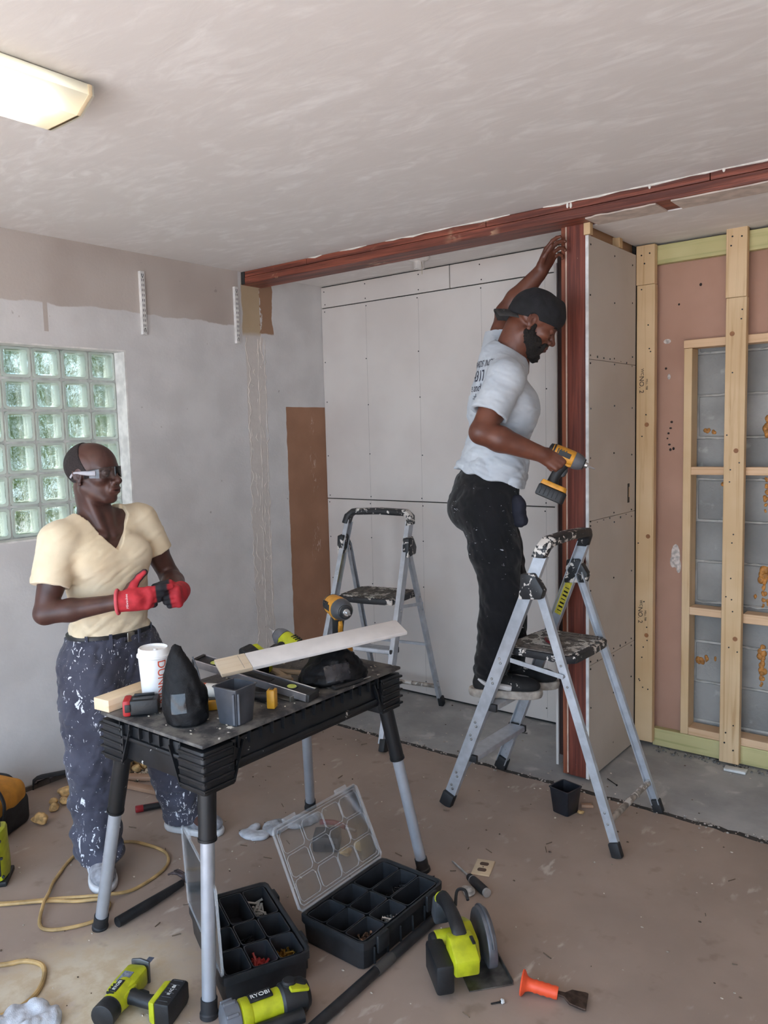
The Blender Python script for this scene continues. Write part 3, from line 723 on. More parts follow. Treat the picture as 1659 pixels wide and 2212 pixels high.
        val = [d[I[0]+o[0], I[1]+o[1], I[2]+o[2]].astype(float) for o in off]
        for a in range(8):
            for b in range(a+1, 8):
                if np.abs(off[a]-off[b]).sum() != 1: continue
                va, vb = val[a], val[b]; x = (va < 0) != (vb < 0); t = np.where(x, va/np.where(x, va-vb, 1), 0)
                acc += np.where(x[:, None], off[a]+t[:, None]*(off[b]-off[a]), 0); cnt += x
        vs = s.lo+(B+acc/cnt[:, None])*s.vs; fs = []
        for ax in range(3):
            o1, o2 = (ax+1) % 3, (ax+2) % 3; sl0 = [slice(None)]*3; sl1 = [slice(None)]*3; sl0[ax] = slice(0, -1); sl1[ax] = slice(1, None)
            A, Bq = ins[tuple(sl0)], ins[tuple(sl1)]; E = np.stack(np.nonzero(A != Bq), 1)
            E = E[(E[:, o1] > 0) & (E[:, o2] > 0) & (E[:, o1] < n[o1]-1) & (E[:, o2] < n[o2]-1)]
            if not len(E): continue
            q = []
            for u, v in ((-1, -1), (0, -1), (0, 0), (-1, 0)):
                e = E.copy(); e[:, o1] += u; e[:, o2] += v; q.append(idx[e[:, 0], e[:, 1], e[:, 2]])
            q = np.stack(q, 1); fl = A[E[:, 0], E[:, 1], E[:, 2]]; q[~fl] = q[~fl][:, ::-1]; fs.append(q)
        fs = np.concatenate(fs); me = bpy.data.meshes.new(name)
        me.vertices.add(len(vs)); me.vertices.foreach_set('co', vs.astype(np.float32).ravel())
        me.loops.add(len(fs)*4); me.loops.foreach_set('vertex_index', fs.astype(np.int32).ravel())
        me.polygons.add(len(fs)); me.polygons.foreach_set('loop_start', np.arange(0, len(fs)*4, 4, dtype=np.int32)); me.polygons.foreach_set('loop_total', np.full(len(fs), 4, np.int32))
        me.polygons.foreach_set('use_smooth', np.ones(len(fs), bool)); me.update(); me.validate()
        return me
    def build(s, name, material, parent, **kw):
        me = s.mesh(name); off = parent.location if parent else Vector((0, 0, 0))
        me.transform(Matrix.Translation(-Vector(off))); return mobj(name, me, material, parent, **kw)
def vcol(me, fn, off=(0, 0, 0), name='tone'):
    """store a 0..1 mask per vertex (where on the thing another colour sits)"""
    n = len(me.vertices); co = np.empty(n*3, np.float32); me.vertices.foreach_get('co', co); P = co.reshape(-1, 3)+np.array(off)
    a = me.attributes.new(name, 'FLOAT', 'POINT'); a.data.foreach_set('value', np.clip(fn(P), 0, 1).astype(np.float32))
class Fr:
    """local frame: forward x, left y, up z"""
    def __init__(s, o, fwd, pitch=0, roll=0, sc=1):
        f = unit([fwd[0], fwd[1], 0]); l = np.array([-f[1], f[0], 0]); u = np.array([0, 0, 1.])
        c, q = math.cos(pitch), math.sin(pitch); f2 = c*f-q*u; u2 = q*f+c*u
        c, q = math.cos(roll), math.sin(roll); l2 = c*l+q*u2; u3 = -q*l+c*u2
        s.o = np.array(o, float); s.R = np.stack([f2, l2, u3]); s.sc = sc
    def p(s, x, y, z): return s.o+s.sc*(np.array([x, y, z]) @ s.R)
    def loc(s, P): return ((P-s.o) @ s.R.T)/s.sc
def head(F, H, k=.008, young=False):
    s = H.sc; R = H.R
    def e(c, r, k=.01, sub=False): F.el(H.p(*c), np.array(r)*s, R, k, sub)
    def c_(a, b, ra, rb, k=.01, sub=False): F.rc(H.p(*a), H.p(*b), ra*s, rb*s, k, sub)
    e((-.012, 0, .038), (.100, .076, .086), .01); e((.02, 0, .03), (.078, .068, .078), .02)
    e((.028, 0, -.035), (.062, .058, .078), .02)
    for y in (-1, 1):
        c_((-.005, y*.052, -.045), (.058, y*.024, -.098), .020, .018, .02)
        e((.058, y*.044, -.022), (.026, .020, .018), .015)
        e((-.02, y*.066, .03), (.05, .012, .045), .015)
    e((.066, 0, -.098), (.024, .026, .020), .014)
    e((.071, 0, .022), (.022, .054, .013), .014)
    for y in (-1, 1): e((.098, y*.033, .0), (.02, .020, .013), .012, True)
    c_((.088, 0, .008), (.109, 0, -.030), .0085, .0125, .010)
    e((.112, 0, -.033), (.012, .0125, .011), .006)
    for y in (-1, 1): e((.098, y*.0155, -.037), (.013, .008, .009), .006)
    for y in (-1, 1): e((.107, y*.008, -.0455), (.006, .0042, .005), .002, True)
    e((.084, 0, -.062), (.020, .034, .026), .012)
    e((.0985, 0, -.0615), (.0078, .026, .0055), .005); e((.0970, 0, -.0735), (.0085, .023, .0065), .005)
    e((.107, 0, -.068), (.012, .024, .0014), .002, True)
    for y in (-1, 1):
        e((.078, y*.0325, .0), (.0145, .0145, .0130), .002); e((.0795, y*.0325, .0055), (.0150, .0155, .0095), .003)
        c_((.092, y*.022, -.038), (.086, y*.034, -.070), .0012, .0016, .005, True)
        e((-.012, y*.078, -.004), (.0165, .008, .028), .006); e((-.006, y*.0855, .0), (.009, .0055, .015), .003, True)
        c_((-.03, y*.083, .016), (-.026, y*.084, -.014), .004, .004, .004); e((-.008, y*.080, -.034), (.009, .006, .008), .004)
def hand(F, w, x, z, side, curls, thumb, sc=1., inf=0., k=.007):
    """w wrist, x towards fingers, z dorsal; side +1 right (thumb on +y), -1 left; curls: 4 tuples of joint angles (deg)"""
    x = unit(x); z = np.array(z, float); z = unit(z-x*(z@x)); y = np.cross(z, x)*side
    P = lambda a, b, c: np.array(w)+sc*(a*x+b*y+c*z)
    kn = [(.088, .030), (.092, .010), (.086, -.010), (.076, -.028)]; ln = [(.042, .025, .020), (.046, .029, .021), (.043, .027, .020), (.034, .021, .018)]; rr = [.0092, .0094, .0090, .0080]
    F.el(P(.045, .002, -.004), np.array((.050, .038, .016))*sc+inf, np.stack([x, y, z]), .012)
    F.rc(P(-.02, 0, 0), P(.02, 0, 0), .024*sc+inf, .025*sc+inf, .015)
    for i in range(4):
        b = P(kn[i][0], kn[i][1], 0); F.rc(P(.02, kn[i][1]*.6, 0), b, .012*sc+inf, .0115*sc+inf, .010)
        a = 0; spread = kn[i][1]*.8
        for j in range(3):
            a += math.radians(curls[i][j]); d = math.cos(a)*(x+spread*y)-math.sin(a)*z; d = unit(d); e = b+d*ln[i][j]*sc
            r0 = rr[i]*sc*(1-.07*j)+inf; F.rc(b, e, r0, r0*.93, .0035); b = e
    b = P(.018, .022, -.010); F.rc(P(.0, .008, -.004), b, .016*sc+inf, .017*sc+inf, .010)
    for (dx, dy, dz), L, r in zip(thumb, (.042, .032, .026), (.0145, .0112, .0100)):
        e = b+unit(dx*x+dy*y+dz*z)*L*sc; F.rc(b, e, r*sc+inf, r*.88*sc+inf, .005); b = e
def chain(F, pts, rs, k=.015):
    for i in range(len(pts)-1): F.rc(pts[i], pts[i+1], rs[i], rs[i+1], k)
def m_skin(name, a, b, lip):
    g = NG(name); n = g.noise(14, 4); c = g.mix(g.ramp(n, .3, .7), a, b)
    at = g.n('ShaderNodeAttribute'); at.attribute_name = 'tone'; c = g.mix(at.outputs['Fac'], c, lip)
    g.bump(g.noise(260, 3), .12, .002); g.b.inputs['Subsurface Weight'].default_value = .08; g.b.inputs['Subsurface Radius'].default_value = (.6, .25, .15); g.b.inputs['Subsurface Scale'].default_value = .01
    return g.done(c, .42, spec=.45)
def m_cloth(name, a, b, bump=.15, weave=500, splat=None, rough=.9):
    g = NG(name); n = g.noise(9, 4); c = g.mix(g.ramp(n, .3, .7), a, b)
    if splat:
        for sc, th, dens, st in splat:
            q = g.noise(sc, 4, dist=.9, rough=.6, sc=st); big = g.noise(dens, 3); f = g.ramp(g.math('ADD', q, g.math('MULTIPLY', big, .32)), th, th+.02); c = g.mix(f, c, srgb(212, 214, 220))
    g.bump(g.math('ADD', g.noise(weave, 2), g.math('MULTIPLY', g.noise(40, 3), .8)), bump, .003); g.b.inputs['Sheen Weight'].default_value = .15
    return g.done(c, rough, spec=.2)
def wrap(body, size, mtx, mt, nm, parent, drop=.06, lift=.0008):
    """print lettering onto a curved surface"""
    t = text_mesh(body, size, 0)
    bm = bmesh.new(); bm.from_mesh(t); bmesh.ops.subdivide_edges(bm, edges=[e for e in bm.edges if e.calc_length() > size*.18], cuts=2); bmesh.ops.triangulate(bm, faces=bm.faces)
    zz = (mtx.to_3x3() @ Vector((0, 0, 1))).normalized(); bad = []
    for v in bm.verts:
        p = mtx @ v.co; hit = parent['_bvh'].ray_cast(p+zz*.05, -zz, .05+drop)
        if hit[0] is None: bad.append(v); v.co = p
        else: v.co = hit[0]+zz*lift+hit[1]*lift
    bmesh.ops.delete(bm, geom=bad, context='VERTS'); bm.to_mesh(t); bm.free(); return mobj(nm, t, mt, parent['_o'])
# ================================================================== person in the cream shirt
def person_a():
    T = thing('person', 'bald person in cream v-neck shirt and paint-spattered trousers pulling on red gloves', 'person', (-2.66, 1.74, 0))
    SK = m_skin('skin_deep', srgb(66, 41, 36), srgb(84, 54, 46), srgb(92, 50, 46))
    fw = np.array([.985, -.10, 0]); lf = np.array([.10, .985, 0]); RT = np.stack([unit(fw), unit(lf), (0, 0, 1)])
    pel = np.array([-2.70, 1.70, .86]); shR = np.array([-2.70, 1.515, 1.262]); shL = np.array([-2.715, 1.872, 1.298])
    elR = np.array([-2.665, 1.428, 1.02]); wrR = np.array([-2.484, 1.609, 1.049]); elL = np.array([-2.677, 1.972, 1.065]); wrL = np.array([-2.478, 1.868, 1.042])
    hipR = np.array([-2.70, 1.615, .80]); hipL = np.array([-2.70, 1.79, .80]); knR = np.array([-2.675, 1.585, .42]); knL = np.array([-2.655, 1.885, .42])
    anR = np.array([-2.665, 1.575, .085]); anL = np.array([-2.665, 1.965, .085])
    H = Fr((-2.702, 1.672, 1.497), (.925, .38), math.radians(-3), 0, .95)
    F = SDF((-2.95, 1.33, .02), (-2.30, 2.12, 1.66), .0034)
    F.el(pel, (.09, .135, .10), RT, .03); F.el(pel+(0, 0, .17), (.082, .125, .14), RT, .04); F.el(pel+(-.01, 0, .30), (.100, .145, .15), RT, .04)
    F.rc(shR+(0, .03, .0), shL+(0, -.03, .0), .05, .05, .04)
    for q in (shR, shL): F.rc(q, np.array([-2.715, 1.68, 1.345]), .035, .042, .03)
    F.rc(H.p(-.03, 0, -.05), np.array([-2.715, 1.69, 1.29]), .053, .064, .02)
    for y in (-.03, .03): F.rc(H.p(-.01, y*1.6, -.06), np.array([-2.645, 1.685+y*.5, 1.275]), .015, .012, .02)
    for y in (1, -1): F.rc((-2.632, 1.68+y*.02, 1.268), (-2.69, 1.68+y*.14, 1.30), .012, .012, .02)
    F.el((-2.642, 1.62, 1.18), (.035, .07, .05), RT, .03); F.el((-2.642, 1.76, 1.18), (.035, .07, .05), RT, .03)
    chain(F, [shR, (shR+elR)/2+(0.0, 0, 0), elR], [.050, .046, .038]); F.el((shR+elR)/2+(.02, 0, 0), (.035, .035, .07), None, .02)
    chain(F, [elR, elR*.65+wrR*.35+(0, -.003, -.002), wrR], [.038, .040, .026])
    chain(F, [shL, (shL+elL)/2, elL], [.050, .046, .039]); F.el((shL+elL)/2+(.02, 0, 0), (.035, .035, .07), None, .02)
    chain(F, [elL, elL*.65+wrL*.35, wrL], [.040, .041, .028])
    hand(F, wrR, (.62, .78, .06), (.80, -.58, .12), 1, [(12, 10, 8), (28, 25, 15), (38, 35, 20), (45, 40, 25)], [(.55, .75, -.25), (.75, .65, -.1), (.8, .6, 0)], .93)
    hand(F, wrL, (.72, -.68, -.02), (.60, .78, .1), -1, [(80, 92, 55)]*4, [(.6, .55, -.4), (.55, .1, -.85), (.2, -.1, -1)], .93)
    chain(F, [hipR, knR, anR], [.085, .055, .04], .03); chain(F, [hipL, knL, anL], [.085, .055, .04], .03)
    for a, d in ((anR, (.10, -.03)), (anL, (.10, .02))): F.rc(a+(0, 0, -.025), a+(d[0], d[1], -.035), .035, .03, .02)
    head(F, H)
    me = F.mesh('body')
    def tone(P):
        q = H.loc(P); lip = ((q[:, 0] > .088) & (np.abs(q[:, 1]) < .026) & (q[:, 2] < -.056) & (q[:, 2] > -.082)).astype(float); return lip*.35
    vcol(me, tone); me.transform(Matrix.Translation(-T.location)); mobj('body', me, SK, T)
    # close-cropped hair at sides and back
    F = SDF(H.o-.16, H.o+.16, .003); s = H.sc
    F.el(H.p(-.012, 0, .038), np.array((.105, .0815, .0905))*s, H.R, 0); F.el(H.p(.02, 0, .03), np.array((.083, .0735, .0825))*s, H.R, .01);
    for y in (-1, 1): F.el(H.p(-.02, y*.066, .03), np.array((.054, .017, .05))*s, H.R, .01)
    F.plane(H.p(.034, 0, 0), H.R[0]+.50*H.R[2])
    for y in (-1, 1): F.el(H.p(-.008, y*.09, -.006), np.array((.02, .026, .034))*s, H.R, .003, True)
    F.plane(H.p(-.05, 0, -.045), -H.R[2]-.35*H.R[0])
    F.build('hair', mat('hair_cropped', srgb(44, 36, 36), .9, var=.35, vs=260, bump=.5, bs=500), T)
    # eyes behind clear safety glasses
    for y in (-1, 1):
        c = H.p(.0805, y*.0325, -.001); ey = MB().ball(tuple(c-np.array(T.location)), .0125*s, u=14, v=10).build('eye', mat('eye_dark', srgb(70, 50, 44), .15), T)
    CL = NG('clear_polycarbonate'); CL.t.nodes.remove(CL.b); tr = CL.n('ShaderNodeBsdfTransparent'); tr.inputs[0].default_value = (.985, .985, .99, 1); gs = CL.n('ShaderNodeBsdfGlossy'); gs.inputs['Roughness'].default_value = .06
    fr = CL.n('ShaderNodeFresnel'); fr.inputs[0].default_value = 1.45; mx = CL.n('ShaderNodeMixShader')
    CL.t.links.new(fr.outputs[0], mx.inputs[0]); CL.t.links.new(tr.outputs[0], mx.inputs[1]); CL.t.links.new(gs.outputs[0], mx.inputs[2]); CL.t.links.new(mx.outputs[0], CL.out.inputs[0])
    sh = lambda x, y, z: H.p(x, y, z)
    mb = MB(); nu, nv = 30, 7; vs = []
    for i in range(nu+1):
        a = math.radians(-78+156*i/nu); y = .081*math.sin(a); x = .018+.094*math.cos(a); zl = -.020+.024*math.exp(-(y/.014)**2)+.006*(abs(y)/.08)**4; zh = .024-.010*(abs(y)/.08)**3
        for j in range(nv+1): z = zl+(zh-zl)*j/nv; vs.append(tuple(sh(x-.10*z*z*8+.05*max(0, z), y, z)-np.array(T.location)))
    mb._add(vs, [(i*(nv+1)+j, (i+1)*(nv+1)+j, (i+1)*(nv+1)+j+1, i*(nv+1)+j+1) for i in range(nu) for j in range(nv)])
    gl = mb.build('safety_glasses', CL.m, T, smooth=60); so = gl.modifiers.new('thickness', 'SOLIDIFY'); so.thickness = .0018
    mb = MB().tube([v for v in [vs[i*(nv+1)+nv] for i in range(0, nu+1)]], .0011, 6); mb.build('top_rim', mat('glasses_rim', srgb(60, 56, 56), .2), gl)
    g2 = mat('frosted_temple', srgb(168, 164, 170), .25)
    for y in (-1, 1):
        pts = [sh(.062, y*.072, .003), sh(.045, y*.079, .004), sh(.01, y*.083, .008), sh(-.025, y*.084, .010), sh(-.045, y*.082, -.006)]
        MB().tube(wob([tuple(p-np.array(T.location)) for p in pts], 4), [.0052, .0052, .0052, .005, .0048, .0046, .0044, .004, .0036, .003]+[.0022]*7, 8, flat=1.9).build('temple_arm', g2, gl)
    # shirt
    F = SDF((-2.95, 1.33, .82), (-2.45, 2.10, 1.46), .004)
    F.el(pel+(.0, 0, .02), (.112, .152, .10), RT, .03); F.el(pel+(.01, 0, .15), (.105, .148, .15), RT, .05); F.el(pel+(-.005, 0, .29), (.122, .166, .155), RT, .05)
    F.el((-2.636, 1.615, 1.18), (.05, .085, .07), RT, .04); F.el((-2.636, 1.765, 1.185), (.05, .085, .07), RT, .04)
    F.rc(shR+(0, .03, .0), shL+(0, -.03, .0), .064, .064, .04)
    for q in (shR, shL): F.rc(q+(0, 0, .005), np.array([-2.715, 1.68, 1.335]), .052, .057, .03)
    sR = shR+(elR-shR)*.62; sL = shL+(elL-shL)*.55
    G = F.like()
    G.rc(shR, sR+(elR-shR)*.1, .070, .066, .0); G.rc(shL, sL+(elL-shL)*.1, .070, .062, .0)
    dR = unit(elR-shR); dL = unit(elL-shL)
    G.all(lambda d, X, Y, Z: np.where(Y < 1.69, np.maximum(d, (X-sR[0])*dR[0]+(Y-sR[1])*dR[1]+(Z-sR[2])*dR[2]), np.maximum(d, (X-sL[0])*dL[0]+(Y-sL[1])*dL[1]+(Z-sL[2])*dL[2])))
    k = .025; h = np.clip(.5+.5*(G.d-F.d)/k, 0, 1); F.d = G.d+(F.d-G.d)*h-k*h*(1-h)
    F.folds(.010, 40, 3, .03, lambda P: .2+.8*np.clip((1.16-P[:, 2])/.22, 0, 1), (1, 1, 1.6)); F.folds(.0055, 85, 8, .03, lambda P: .45+.55*np.clip((1.18-P[:, 2])/.2, 0, 1), (1, 1, 1.4))
    # v neck: open wedge widening upward
    vb = np.array([-2.60, 1.688, 1.218])
    def neck(d, X, Y, Z):
        t = Z-vb[2]; lat = (X-vb[0])*lf[0]+(Y-vb[1])*lf[1]; w = .085*np.clip(t/.12, 0, 1)**.8
        wedge = np.maximum(np.maximum(np.abs(lat)-w, -t), -2.70-X)
        ring = np.sqrt(((X+2.705)/.098)**2+((Y-1.682)/.090)**2)-1
        hole = np.maximum(ring*.09, 1.318-Z+.35*(X+2.70))
        return np.maximum(d, -np.minimum(wedge, hole))
    F.all(neck)
    F.all(lambda d, X, Y, Z: np.maximum(d, .885-Z+.012*np.sin(Y*40)*np.ones_like(X)-.10*(X+2.70)))
    SH = m_cloth('cream_cotton', srgb(222, 202, 170), srgb(232, 215, 186), .2, 600)
    st = F.build('shirt', SH, T)
    # belt and trousers
    o = np.array(T.location); mb = MB()
    ring = lambda a, b, z: [tuple(np.array([-2.70, 1.70, z])+RT[0]*a*math.cos(t)+RT[1]*b*math.sin(t)-o) for t in np.linspace(0, 2*PI, 40, endpoint=False)]
    mb.loft([ring(.118, .158, .868), ring(.124, .164, .870), ring(.124, .164, .905), ring(.118, .158, .907)], cap=True)
    bl = mb.build('belt', mat('black_leather', (.012, .012, .014), .4), T)
    MB().box((0, 0, 0), (.006, .045, .036), frame(tuple(np.array([-2.578, 1.715, .888])-o), x=(1, .15, 0), z=(0, 0, 1))).build('buckle', mat('buckle_steel', (.4, .38, .33), .3, .9), bl, bevel=.003)
    F = SDF((-2.95, 1.38, .03), (-2.42, 2.14, .91), .0045)
    F.el(pel+(0, 0, .03), (.122, .163, .10), RT, .03); F.el(pel+(-.015, 0, -.07), (.125, .172, .12), RT, .04)
    chain(F, [hipR+(0, -.005, -.02), (hipR+knR)/2, knR, anR+(0, 0, .06)], [.118, .108, .092, .078], .03)
    chain(F, [hipL+(0, .005, -.02), (hipL+knL)/2, knL, anL+(-.005, 0, .05)], [.118, .108, .092, .080], .03)
    F.rc(anR+(.0, 0, .055), anR+(.015, 0, -.02), .080, .074, .02); F.rc(anL+(-.005, 0, .06), anL+(.01, 0, -.02), .082, .076, .02)
    F.folds(.014, 34, 5, .035, lambda P: .35+.65*np.clip((.62-P[:, 2])/.45, 0, 1), (1, 1, 1.7)); F.folds(.008, 75, 6)
    F.plane((0, 0, .893), (0, 0, 1)); F.plane((0, 0, .052), (0, 0, -1))
    TR = m_cloth('slate_work_cloth', srgb(58, 58, 70), srgb(74, 75, 88), .25, 450, [(24, .812, 5, (1.6, 1.6, .8)), (60, .822, 4, (1.5, 1.5, .7))])
    tr = F.build('trousers', TR, T)
    for a in (-.9, -.35, .35, .9):
        p = np.array([-2.70, 1.70, .885])+RT[0]*.127*math.cos(a)+RT[1]*.167*math.sin(a)-o; MB().box((0, 0, 0), (.004, .012, .052), frame(tuple(p), x=tuple(RT[0]*math.cos(a)+RT[1]*math.sin(a)), z=(0, 0, 1))).build('belt_loop', TR, tr, smooth=0)
    # gloves
    F = SDF((-2.55, 1.45, .93), (-2.22, 1.98, 1.20), .003)
    F.plane
    hand(F, wrR+np.array([.012, .015, .001]), (.62, .78, .06), (.80, -.58, .12), 1, [(12, 10, 8), (28, 25, 15), (38, 35, 20), (45, 40, 25)], [(.45, .85, -.2), (.65, .75, -.05), (.8, .6, 0)], .95, .004)
    F.rc(wrR+np.array([-.004, -.004, 0]), wrR+np.array([.035, .04, .003]), .038, .036, .012)
    F.all(lambda d, X, Y, Z: np.where((Y < 1.70) & (X < -2.42), np.maximum(d, -((X-wrR[0]+.006)*.68+(Y-wrR[1]+.006)*.73)), d))
    
    hand(F, wrL+np.array([.012, -.010, 0]), (.72, -.68, -.02), (.60, .78, .1), -1, [(80, 92, 55)]*4, [(.6, .55, -.4), (.55, .1, -.85), (.2, -.1, -1)], .97, .0045)
    F.rc(wrL+np.array([-.012, .012, 0]), wrL+np.array([.03, -.03, 0]), .037, .037, .01)
    me = F.mesh('work_gloves')
    G = NG('red_knit_glove'); at = G.n('ShaderNodeAttribute'); at.attribute_name = 'tone'
    n = G.noise(30, 3); c = G.mix(G.ramp(n, .3, .7), srgb(168, 34, 44), srgb(196, 48, 58)); c = G.mix(at.outputs['Fac'], c, srgb(38, 38, 44)); G.bump(G.noise(420, 2), .25, .002); G.done(c, .75)
    xR = unit((.62, .78, .06)); zR = unit(np.array((.80, -.58, .12))-xR*(np.array((.80, -.58, .12))@xR)); xL = unit((.72, -.68, -.02)); zL = unit(np.array((.60, .78, .1))-xL*(np.array((.60, .78, .1))@xL))
    def gt(P):
        q = P-wrR; right = (P@np.array([.6, .8, 0])) < (np.array([-2.415, 1.775, 0])@np.array([.6, .8, 0])); a = (q@xR); zz = q@zR
        m1 = np.clip((-.007-zz)/.004, 0, 1)*(a > .035); tip = np.clip((a-.125)/.004, 0, 1)
        q2 = P-wrL; m2 = np.clip((-.020-(q2@zL))/.006, 0, 1)*((q2@xL) > .04)
        isR = (q@np.array([0, 0, 1.])*0+np.linalg.norm(P-(wrR+.05*xR), axis=1) < np.linalg.norm(P-(wrL+.05*xL), axis=1)-.015)
        return np.where(isR, np.maximum(m1, tip), m2)
    vcol(me, gt); me.transform(Matrix.Translation(-T.location)); gv = mobj('work_gloves', me, G.m, T)
    mb = MB()
    c0 = wrR+np.array([-.004, -.004, 0])-o; d = Vector((.68, .73, .03))
    mb.tube([tuple(Vector(c0)+frame((0, 0, 0), z=d).to_3x3() @ Vector((.042*math.cos(t), .042*math.sin(t), 0))) for t in np.linspace(0, 2*PI, 24, endpoint=False)], .006, 8, closed=True)
    mb.build('cuff', mat('glove_cuff', srgb(206, 84, 92), .8), gv)
    M0 = frame(tuple(wrR+.055*xR+zR*.030-o), x=tuple(xR), z=tuple(zR)); PW = mat('glove_print', srgb(226, 206, 206), .7)
    dg = BVHTree.FromPolygons([v.co for v in me.vertices], [p.vertices for p in me.polygons])
    pr = {'_bvh': dg, '_o': gv}
    wrap('Milwaukee', .012, M0 @ Matrix.Translation((-.026, 0, 0)) @ Matrix.Rotation(PI/2, 4, 'Z'), PW, 'print', pr)
    # canvas shoes
    SU = mat('grey_canvas', srgb(150, 150, 156), .85, var=.2, vs=40, bump=.3, bs=300); SO = mat('shoe_rubber', srgb(212, 212, 214), .7, var=.1)
    for a, yaw in ((anR, -.45), (anL, .35)):
        f = np.array([math.cos(yaw), math.sin(yaw), 0]); R = np.stack([f, (-f[1], f[0], 0), (0, 0, 1)]); q = np.array([a[0], a[1], 0])
        F = SDF(q-(.2, .2, .01), q+(.26, .2, .16), .004)
        F.rc(q-f*.035+(0, 0, .055), q+f*.06+(0, 0, .055), .040, .038, .01); F.el(q+f*.115+(0, 0, .045), (.068, .046, .034), R, .03); F.rc(q-f*.02+(0, 0, .09), q+f*.02+(0, 0, .085), .040, .04, .02)
        F.plane((0, 0, .016), (0, 0, -1)); F.plane((0, 0, .115), (0, 0, 1)); sh_ = F.build('shoe', SU, T)
        F = SDF(q-(.2, .2, .01), q+(.26, .2, .06), .004); F.el(q-f*.025+(0, 0, .015), (.062, .044, .04), R, .02); F.el(q+f*.045+(0, 0, .015), (.09, .043, .04), R, .02); F.el(q+f*.115+(0, 0, .015), (.073, .050, .04), R, .03)
        F.plane((0, 0, .001), (0, 0, -1)); F.plane((0, 0, .026), (0, 0, 1)); F.build('sole', SO, T).parent = sh_
        bpy.context.view_layer.update()
        mb = MB()
        for k in range(4):
            c = q+f*(.05+.02*k)+np.array([0, 0, .092-.010*k])-o; mb.tube([tuple(c-R[1]*.022), tuple(c+(0, 0, .006)), tuple(c+R[1]*.022)], .0028, 6)
        mb.build('laces', mat('white_lace', srgb(214, 214, 216), .8), sh_, kind='stuff')
person_a()
